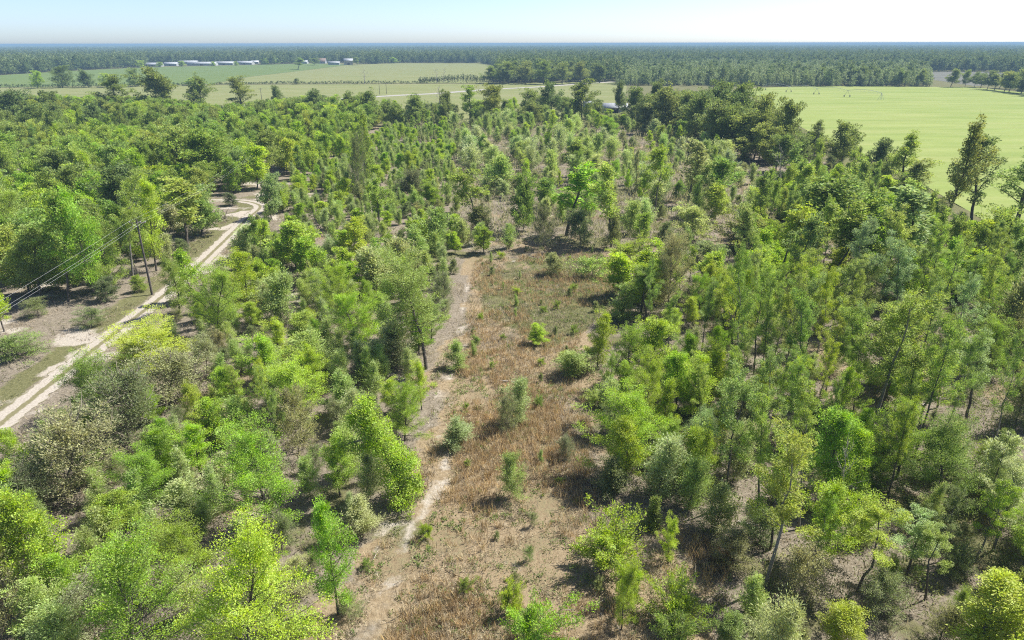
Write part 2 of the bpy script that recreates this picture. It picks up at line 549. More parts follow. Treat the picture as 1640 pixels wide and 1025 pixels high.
# pastures beyond the trees
def field_material(name, c1, c2, c3, stretch=(0.02, 0.09, 1)):
    m, t, N, L = new_mat(name)
    out = N('ShaderNodeOutputMaterial')
    p = N('ShaderNodeBsdfPrincipled'); p.inputs['Roughness'].default_value = 1.0; p.inputs['Specular IOR Level'].default_value = 0.05
    tc = N('ShaderNodeTexCoord')
    mp = N('ShaderNodeMapping'); mp.inputs['Scale'].default_value = stretch; mp.inputs['Rotation'].default_value = (0, 0, 0.2)
    L(tc.outputs['Object'], mp.inputs[0])
    n1 = N('ShaderNodeTexNoise'); n1.inputs['Scale'].default_value = 1.0; n1.inputs['Detail'].default_value = 6; n1.inputs['Roughness'].default_value = 0.65
    L(mp.outputs[0], n1.inputs['Vector'])
    n2 = N('ShaderNodeTexNoise'); n2.inputs['Scale'].default_value = 0.9; n2.inputs['Detail'].default_value = 5
    L(tc.outputs['Object'], n2.inputs['Vector'])
    r = N('ShaderNodeValToRGB')
    e = r.color_ramp.elements
    e[0].position, e[0].color = 0.3, (*c1, 1); e[1].position, e[1].color = 0.72, (*c3, 1)
    e.new(0.5).color = (*c2, 1)
    L(n1.outputs[0], r.inputs[0])
    mp3 = N('ShaderNodeMapping'); mp3.inputs['Scale'].default_value = (0.02, 0.11, 1); mp3.inputs['Rotation'].default_value = (0, 0, -0.12)
    n3 = N('ShaderNodeTexNoise'); n3.inputs['Scale'].default_value = 1.0; n3.inputs['Detail'].default_value = 4; n3.inputs['Roughness'].default_value = 0.7
    L(tc.outputs['Object'], mp3.inputs[0]); L(mp3.outputs[0], n3.inputs['Vector'])
    av = N('ShaderNodeMath'); av.operation = 'MULTIPLY_ADD'; av.inputs[1].default_value = 0.6
    hv = N('ShaderNodeMath'); hv.operation = 'MULTIPLY'; hv.inputs[1].default_value = 0.4
    L(n2.outputs[0], hv.inputs[0]); L(n3.outputs[0], av.inputs[0]); L(hv.outputs[0], av.inputs[2])
    mr = N('ShaderNodeMapRange'); mr.inputs['From Min'].default_value = 0.3; mr.inputs['From Max'].default_value = 0.7
    mr.inputs['To Min'].default_value = 0.87; mr.inputs['To Max'].default_value = 1.13
    L(av.outputs[0], mr.inputs['Value'])
    v = N('ShaderNodeVectorMath'); v.operation = 'SCALE'
    L(r.outputs[0], v.inputs[0]); L(mr.outputs[0], v.inputs['Scale'])
    L(v.outputs[0], p.inputs['Base Color'])
    b = N('ShaderNodeBump'); b.inputs['Strength'].default_value = 0.3; b.inputs['Distance'].default_value = 0.1
    L(n2.outputs[0], b.inputs['Height']); L(b.outputs[0], p.inputs['Normal'])
    L(p.outputs[0], out.inputs[0])
    return m


def sheet(name, pts, z, mat, label):
    me = bpy.data.meshes.new(name)
    me.from_pydata([(x, y, z) for x, y in pts], [], [list(range(len(pts)))])
    me.materials.append(mat)
    me.update()
    if me.polygons[0].normal.z < 0:
        me.flip_normals()
    return kind(link(name, me), 'structure', label)


M_PAST = field_material('bright_pasture', (0.18, 0.235, 0.062), (0.215, 0.262, 0.08), (0.255, 0.285, 0.105))
M_HAY = field_material('hay_field', (0.150, 0.176, 0.064), (0.184, 0.199, 0.083), (0.210, 0.210, 0.105))
M_CROP = field_material('crop_field', (0.094, 0.143, 0.045), (0.116, 0.161, 0.053), (0.143, 0.176, 0.068))
sheet('pasture_field', RF, 0.05, M_PAST, 'wide bright green pasture on the far right beyond the trees')
sheet('hay_field', Gs([(-200, 142), (60, 138.5), (300, 135.5), (790, 134), (1005, 131), (1000, 160), (960, 185), (780, 200), (500, 182), (350, 178), (0, 172), (-200, 176)]), 0.05, M_HAY, 'pale yellow green hay strip between tree band and hedge')
sheet('crop_field', Gs([(-300, 142.5), (-100, 125), (100, 113), (240, 106.5), (330, 105), (415, 103), (500, 101), (560, 103), (480, 113), (400, 122), (340, 133.5), (60, 137.5)]), 0.05, M_CROP, 'green crop field in front of the white poultry barns')
sheet('yellow_field', Gs([(342, 133.6), (400, 122.3), (480, 113.3), (560, 103.5), (640, 101), (770, 101.5), (800, 107), (790, 133), (560, 132.5)]), 0.06, M_HAY, 'yellowish mown field in front of the farmhouses')
sheet('grey_field', Gs([(1480, 116), (1580, 116.5), (1640, 120), (1640, 136), (1560, 139), (1480, 127)]), 0.05, simple_mat('bare_soil', (0.085, 0.088, 0.07), (0.13, 0.128, 0.10), 0.05), 'grey bare field between two far woods')

M_ASPH = simple_mat('worn_asphalt', (0.26, 0.25, 0.235), (0.36, 0.345, 0.32), 0.4)
HWY = smooth_line(Gs([(-60, 192), (130, 182), (350, 171), (470, 162.5), (620, 153.5), (700, 149.5), (780, 143.5), (860, 139.5), (950, 133.5), (1010, 130), (1070, 126)]), 8)
V, Fq, u = strip(dense_line(HWY, 6.0), 4.2, 0.10, 0, 3)
kind(link('paved_road', np_mesh('paved_road', V, Fq, [M_ASPH])), 'structure', 'pale grey paved road curving through the far hay field')
M_LINE = simple_mat('road_paint', (0.55, 0.45, 0.12), (0.7, 0.58, 0.2), 0.5)
V, Fq, u = strip(dense_line(HWY, 6.0), 0.09, 0.11, 0, 3)
kind(link('road_marking', np_mesh('road_marking', V, Fq, [M_LINE])), 'structure', 'yellow centre line on the far paved road')

# haze: the air itself
hz = MB().box((0, 12500, 16.0), (54000, 27000, 34.4))
hm, t, N, L = new_mat('haze')
o_ = N('ShaderNodeOutputMaterial'); pv = N('ShaderNodeVolumePrincipled')
pv.inputs['Color'].default_value = (0.31, 0.49, 0.67, 1)
pv.inputs['Density'].default_value = 2.6e-4
pv.inputs['Anisotropy'].default_value = 0.0
L(pv.outputs[0], o_.inputs['Volume'])
kind(link('haze', hz.mesh('haze', hm)), 'stuff', 'thin pale blue haze over the whole landscape')

# ----------------------------------------------------------------------------- plant builders
UP = np.array([0, 0, 1.0])


def unit(v):
    return v / (np.linalg.norm(v, axis=-1, keepdims=True) + 1e-9)


def cards(r, C, D, L_, W_, fold=0.18):
    """leaf shaped quads: base C, axis D, length L_, width W_"""
    n = len(C)
    S_ = unit(np.cross(D, r.normal(size=(n, 3)) * 0.6 + UP * 1.2))
    Nn = np.cross(S_, D)
    L_ = np.broadcast_to(L_, (n,))[:, None]
    W_ = np.broadcast_to(W_, (n,))[:, None]
    mid = C + D * L_ * 0.45 + Nn * W_ * fold
    V = np.stack([C, mid - S_ * W_ * 0.5, C + D * L_, mid + S_ * W_ * 0.5], 1).reshape(-1, 3)
    return V


def quads(n):
    return np.arange(n * 4).reshape(n, 4)


class Plant:
    def __init__(self, seed):
        self.r = np.random.default_rng(seed)
        self.wood = MB()
        self.C, self.D, self.L, self.W = [], [], [], []

    def clump(self, c, rad, n, out, flat=0.75, upb=0.35, L_=0.2, W_=0.13, shell=0.35, axis=None, along=1.0):
        r = self.r
        q = unit(r.normal(size=(n, 3))) * (r.uniform(0, 1, (n, 1)) ** shell)
        off = q * rad * np.array([1, 1, flat])
        if axis is not None:
            off = off + np.outer(r.uniform(-1, 1, n) * rad * along, axis)
        p = c + off
        d = unit(q * 0.9 + out * 0.55 + UP * upb + r.normal(size=(n, 3)) * 0.55)
        self.C.append(p); self.D.append(d)
        s = r.uniform(0.65, 1.3, n)
        self.L.append(L_ * s); self.W.append(W_ * s)

    def leaf_mesh(self, name, mat):
        C = np.vstack(self.C); D = np.vstack(self.D); L_ = np.concatenate(self.L); W_ = np.concatenate(self.W)
        V = cards(self.r, C, D, L_, W_)
        return np_mesh(name, V, quads(len(C)), [mat], tint=self.r.uniform(0, 1, len(C)))


def trunk_path(r, H, lean=(0, 0), wob=0.12, n=9):
    t = np.linspace(0, 1, n)
    w = np.cumsum(r.normal(0, wob, (n, 2)), 0) * np.sqrt(t)[:, None]
    w[0] = 0
    return np.stack([lean[0] * t ** 1.3 * H + w[:, 0], lean[1] * t ** 1.3 * H + w[:, 1], t * H - 0.15 * (1 - t)], -1)


def at_path(P, t):
    f = np.clip(t, 0, 1) * (len(P) - 1)
    i = min(int(f), len(P) - 2)
    return P[i] + (P[i + 1] - P[i]) * (f - i)


def gen_tree(seed, H, R, base, nb, prof, el0, el1, ncl, cr, nl, L_, W_, tr=0.10, lean=(0, 0), wob=0.1, flat=0.75, upb=0.35,
             bend=0.25, gap=0.12, top=True, along=0.0, shell=0.35, start=0.3, bias=1.0, twigs=0, limb=0.45, irregular=0.3, bare=0):
    p = Plant(seed)
    r = p.r
    T = trunk_path(r, H, lean, wob)
    p.wood.tube(T, tr * (1 - 0.86 * np.linspace(0, 1, len(T))) + 0.006, 7)
    az0 = r.uniform(0, 6.28)
    lobes = r.uniform(0, 6.28, 3)
    for b in range(nb):
        f = (b + r.uniform(0.1, 0.9)) / nb
        t = base + (0.985 - base) * f ** bias
        az = az0 + b * 2.39996 + r.normal(0, 0.35)
        lob = 1 + irregular * (math.cos(az - lobes[0]) * 0.6 + math.cos(2 * az - lobes[1] + 4 * f) * 0.6)
        ln = max(0.25, R * prof(f) * lob * r.uniform(0.75, 1.2))
        el = math.radians(el0 + (el1 - el0) * f + r.normal(0, 8))
        o = at_path(T, t)
        d = np.array([math.cos(az) * math.cos(el), math.sin(az) * math.cos(el), math.sin(el)])
        s = np.linspace(0, 1, 5)[:, None]
        bp = o + d * ln * s + UP * bend * ln * s ** 2 + r.normal(0, 0.05 * ln, (5, 3)) * s
        r0 = max(0.012, tr * (1 - 0.8 * t) * limb)
        p.wood.tube(bp, r0 * (1 - 0.8 * s[:, 0]), 5 if r0 > 0.03 else 3)
        for q in range(bare):
            a = at_path(bp, r.uniform(0.25, 0.9))
            dd = unit(d + r.normal(0, 0.7, 3) + UP * 0.2)
            p.wood.tube(np.array([a, a + dd * ln * 0.25, a + dd * ln * 0.4 + UP * 0.1]), [0.02, 0.014, 0.006], 3)
        if r.uniform() < gap:
            continue
        k = max(1, int(round(ncl * (0.5 + 0.5 * min(1.0, ln / R)))))
        for j in range(k):
            u_ = start + (1 - start) * (j + r.uniform(0.2, 1.0)) / k
            rad = cr * r.uniform(0.6, 1.25) * (0.75 + 0.35 * prof(f))
            c = at_path(bp, u_) + r.normal(0, 0.32, 3) * cr
            ax = unit(bp[-1] - bp[1]) if along else None
            p.clump(c, rad, max(5, int(nl * r.uniform(0.7, 1.3) * (rad / cr) ** 2)), d, flat, upb, L_, W_, shell, ax, along)
            if u_ > 0.3 and r.uniform() < 0.6:
                a = at_path(bp, u_ * 0.7)
                p.wood.tube(np.array([a, (a + c) / 2 + r.normal(0, 0.05, 3), c]), [0.016, 0.012, 0.005], 3)
    if top:
        for j in range(2):
            p.clump(at_path(T, 0.97 - 0.05 * j) + r.normal(0, 0.1, 3), cr * 0.7, int(nl * 0.7), UP, 1.0, upb, L_, W_, shell)
    return p


def P_ovoid(f):
    return math.sin(math.pi * min(1, (0.12 + 0.88 * f)) ** 0.75) ** 0.7 * 0.95 + 0.08


def P_cone(f):
    return (1 - f) ** 0.85 * 0.95 + 0.07


def P_dome(f):
    return math.sqrt(max(0.0, 1 - (f * 0.97) ** 2)) * 0.9 + 0.1


def P_umbrella(f):
    return 0.35 + 0.65 * f ** 0.7 if f < 0.8 else 0.75


def P_tuft(f):
    return (0.5 + 0.5 * math.sin(f * 9.0)) * 0.35 + 0.65 * math.sin(math.pi * (0.18 + 0.8 * f))


PROTO = {}      # kind -> list of (trunk mesh, crown mesh, height, radius)


def finish(kindname, p, H, R, bark, leafname='crown'):
    pts = np.vstack(p.C) if p.C else np.vstack(p.wood.V)
    H = float(np.percentile(pts[:, 2], 99.3)) + 0.08
    R = float(np.percentile(np.hypot(pts[:, 0] - np.median(pts[:, 0]), pts[:, 1] - np.median(pts[:, 1])), 96))
    PROTO.setdefault(kindname, []).append((p.wood.mesh('trunk', bark, True), p.leaf_mesh(leafname, M_LEAF) if p.C else None, H, R))


for i in range(8):     # bright young hardwoods, leafy nearly to the ground
    rr = np.random.default_rng(100 + i)
    H, R = 6.2, rr.uniform(1.25, 1.75)
    finish('hardwood', gen_tree(200 + i, H, R, rr.uniform(0.10, 0.26), 32, P_ovoid, rr.uniform(8, 25), 62, 4, 0.46, 58, 0.21, 0.14, tr=0.085,
           lean=(rr.normal(0, .03), rr.normal(0, .03)), irregular=0.45, gap=0.1, bend=0.3), H, R, M_BARK)
for i in range(4):     # broader bright hardwoods
    rr = np.random.default_rng(140 + i)
    H, R = 7.0, rr.uniform(2.3, 2.9)
    finish('bushy', gen_tree(240 + i, H, R, 0.10, 46, P_dome if i % 2 else P_ovoid, 12, 68, 5, 0.55, 62, 0.22, 0.145, tr=0.11,
           lean=(rr.normal(0, .04), rr.normal(0, .04)), irregular=0.5, gap=0.1), H, R, M_BARK)
for i in range(7):     # pale feathery saplings: fine upright sprays
    rr = np.random.default_rng(160 + i)
    H, R = 4.6, rr.uniform(1.0, 1.35)
    finish('feathery', gen_tree(260 + i, H, R, 0.06, 40, P_cone if i % 3 == 1 else P_ovoid, 30, 70, 4, 0.36, 44, 0.25, 0.065, tr=0.035,
           upb=0.7, irregular=0.65, gap=0.06, along=1.1, start=0.2, flat=1.0, bend=0.35, shell=0.6), H, R, M_TWIG)
for i in range(7):     # broad dark oaks
    rr = np.random.default_rng(180 + i)
    H, R = 13.0, rr.uniform(4.2, 5.4)
    finish('oak', gen_tree(280 + i, H, R, rr.uniform(0.16, 0.28), 34, P_dome if i % 3 else P_ovoid, 10, 65, 5, 1.15, 62, 0.46, 0.31, tr=0.26,
           lean=(rr.normal(0, .05), rr.normal(0, .05)), irregular=0.6, gap=0.1, wob=0.25, flat=0.65), H, R, M_BARK)
for i in range(8):     # slender trees with a bare lower stem
    rr = np.random.default_rng(190 + i)
    H, R = 10.5, rr.uniform(1.5, 2.3)
    finish('slender', gen_tree(300 + i, H, R, rr.uniform(0.36, 0.56), 26, P_tuft, rr.uniform(10, 30), 62, 4, 0.50, 56, 0.24, 0.16, tr=0.12, upb=0.15,
           lean=(rr.normal(0, .06), rr.normal(0, .06)), irregular=0.7, gap=0.16, wob=0.14), H, R, M_BARK)
for i in range(5):     # dense twiggy bushes
    rr = np.random.default_rng(210 + i)
    H, R = 3.6, rr.uniform(1.6, 2.1)
    finish('bush', gen_tree(320 + i, H, R, 0.02, 60, P_dome, 14, 72, 4, 0.36, 44, 0.17, 0.085, tr=0.06,
           upb=0.6, irregular=0.3, gap=0.08, bend=0.15, bare=2, bias=0.7, shell=0.5), H, R, M_TWIG)
for i in range(4):     # low sprawling shrubs with arching sprays
    rr = np.random.default_rng(220 + i)
    H, R = 1.7, 2.1
    finish('sprawl', gen_tree(340 + i, H, R, 0.02, 46, P_dome, 20, 60, 4, 0.26, 26, 0.20, 0.085, tr=0.03,
           upb=0.5, irregular=0.6, gap=0.15, bend=-0.15, along=1.0, flat=0.6, bare=1, bias=0.6), H, R, M_TWIG)
for i in range(3):     # narrow upright conifers
    H, R = 3.2, 0.62
    finish('conifer', gen_tree(360 + i, H, R, 0.03, 70, P_cone, 30, 66, 3, 0.20, 30, 0.15, 0.045, tr=0.05, upb=0.8, irregular=0.15, gap=0.02,
           along=0.8, flat=1.0, start=0.2), H, R, M_BARK)
for i in range(3):     # young pale conifers of open ground
    H, R = 4.6, 1.05
    finish('pine', gen_tree(370 + i, H, R, 0.08, 60, P_cone, 14, 50, 4, 0.24, 24, 0.24, 0.05, tr=0.05, upb=0.5, irregular=0.2, gap=0.05,
           along=0.9, flat=0.8, start=0.25), H, R, M_BARK)
for i in range(4):     # tall open trees: heavy limbs, tufts of leaf with sky between
    rr = np.random.default_rng(230 + i)
    H, R = 17.0, rr.uniform(4.2, 5.2)
    finish('open', gen_tree(380 + i, H, R * 0.8, 0.30, 22, P_tuft, 36, 72, 5, 0.72, 80, 0.28, 0.18, tr=0.24, lean=(rr.normal(0, .03), rr.normal(0, .03)),
           irregular=0.8, gap=0.08, wob=0.22, flat=0.75, start=0.4, limb=0.6, bare=2), H, R, M_BARK)
for i in range(4):     # bare grey snags
    H, R = 8.0, 1.8
    finish('snag', gen_tree(400 + i, H, R, 0.3, 16, P_ovoid, 25, 60, 0, 0.3, 5, 0.2, 0.1, tr=0.11, gap=1.0, top=False, bare=5, wob=0.2, irregular=0.6), H, R, M_DEAD)
# the same kinds with finer leaves, for those that stand near the camera
HI = {'hardwood': 4, 'bushy': 4, 'feathery': 4, 'slender': 4, 'bush': 4, 'sprawl': 4}
for i in range(4):
    rr = np.random.default_rng(600 + i)
    H, R = 6.2, rr.uniform(1.3, 1.8)
    finish('hardwood_near', gen_tree(610 + i, H, R, rr.uniform(0.10, 0.26), 36, P_ovoid, rr.uniform(8, 25), 62, 5, 0.42, 125, 0.098, 0.06, tr=0.085,
           lean=(rr.normal(0, .03), rr.normal(0, .03)), irregular=0.55, gap=0.1, bend=0.3, shell=0.5), H, R, M_BARK)
    H, R = 8.0, rr.uniform(2.6, 3.2)
    finish('bushy_near', gen_tree(620 + i, H, R, 0.10, 58, P_dome if i % 2 else P_ovoid, 12, 68, 6, 0.50, 135, 0.09, 0.055, tr=0.12,
           lean=(rr.normal(0, .04), rr.normal(0, .04)), irregular=0.6, gap=0.1, shell=0.5), H, R, M_BARK)
    H, R = 4.6, rr.uniform(1.05, 1.4)
    finish('feathery_near', gen_tree(630 + i, H, R, 0.06, 52, P_cone if i % 2 else P_ovoid, 34, 70, 4, 0.30, 62, 0.15, 0.036, tr=0.035,
           upb=0.7, irregular=0.35, gap=0.06, along=1.1, start=0.2, flat=1.0, bend=0.35, shell=0.7), H, R, M_TWIG)
    H, R = 10.5, rr.uniform(1.6, 2.4)
    finish('slender_near', gen_tree(640 + i, H, R, rr.uniform(0.36, 0.54), 28, P_tuft, rr.uniform(10, 30), 62, 4, 0.42, 150, 0.11, 0.075, tr=0.11, upb=0.1, start=0.4,
           lean=(rr.normal(0, .06), rr.normal(0, .06)), irregular=0.9, gap=0.16, wob=0.14, shell=0.45), H, R, M_PALE_BARK if i % 2 else M_BARK)
    H, R = 3.6, rr.uniform(1.6, 2.1)
    finish('bush_near', gen_tree(650 + i, H, R, 0.02, 72, P_dome, 14, 72, 4, 0.36, 56, 0.10, 0.045, tr=0.05,
           upb=0.5, irregular=0.45, gap=0.08, bend=0.15, bare=2, bias=0.7, shell=0.6), H, R, M_TWIG)
    H, R = 1.7, 2.1
    finish('sprawl_near', gen_tree(660 + i, H, R, 0.02, 56, P_dome, 20, 60, 5, 0.26, 52, 0.12, 0.055, tr=0.03,
           upb=0.4, irregular=0.7, gap=0.15, bend=-0.15, along=1.0, flat=0.6, bare=1, bias=0.6, shell=0.6), H, R, M_TWIG)
# the tall fine-leaved tree beside the trail
finish('feather_tall', gen_tree(421, 12.0, 3.6, 0.34, 30, P_umbrella, 22, 60, 6, 0.60, 120, 0.16, 0.06, tr=0.14, lean=(-0.05, 0.0), irregular=0.5, gap=0.06,
       wob=0.12, flat=0.6, start=0.3, limb=0.5), 12.0, 4.2, M_BARK)

# ----------------------------------------------------------------------------- where the plants stand
LEAF_K = np.array([2.52, 2.42, 2.15])      # reflected plus transmitted share of the light
LIME = [(0.140, 0.215, 0.018), (0.158, 0.225, 0.020), (0.118, 0.20, 0.020), (0.165, 0.225, 0.028), (0.125, 0.19, 0.024)]
PALE = [(0.162, 0.215, 0.082), (0.152, 0.212, 0.07), (0.172, 0.215, 0.10), (0.14, 0.205, 0.062), (0.165, 0.21, 0.11)]
DARK = [(0.082, 0.118, 0.036), (0.095, 0.132, 0.038), (0.07, 0.105, 0.038), (0.11, 0.145, 0.042)]
MIDG = [(0.112, 0.17, 0.032), (0.125, 0.182, 0.035), (0.098, 0.158, 0.034), (0.142, 0.192, 0.040), (0.112, 0.166, 0.05)]
BLUE = [(0.115, 0.175, 0.072), (0.13, 0.19, 0.088)]
OLIVE = [(0.112, 0.145, 0.062), (0.132, 0.16, 0.078), (0.10, 0.135, 0.058), (0.145, 0.165, 0.088)]
DUSK = [(0.08, 0.105, 0.052), (0.09, 0.115, 0.06)]
MIST = [(0.175, 0.235, 0.115), (0.165, 0.23, 0.098), (0.18, 0.23, 0.13), (0.155, 0.225, 0.085)]
DEFAULT = dict(hardwood=LIME, bushy=LIME, feathery=PALE, oak=DARK, slender=MIDG, bush=OLIVE, sprawl=LIME, conifer=DARK, pine=PALE, open=DARK, snag=OLIVE, feather_tall=BLUE)
COLOUR_WORD = {id(LIME): 'lime green', id(PALE): 'pale yellow green', id(DARK): 'dark green', id(MIDG): 'mid green', id(BLUE): 'bluish green', id(OLIVE): 'olive brown', id(DUSK): 'dusky dark', id(MIST): 'pale grey green'}

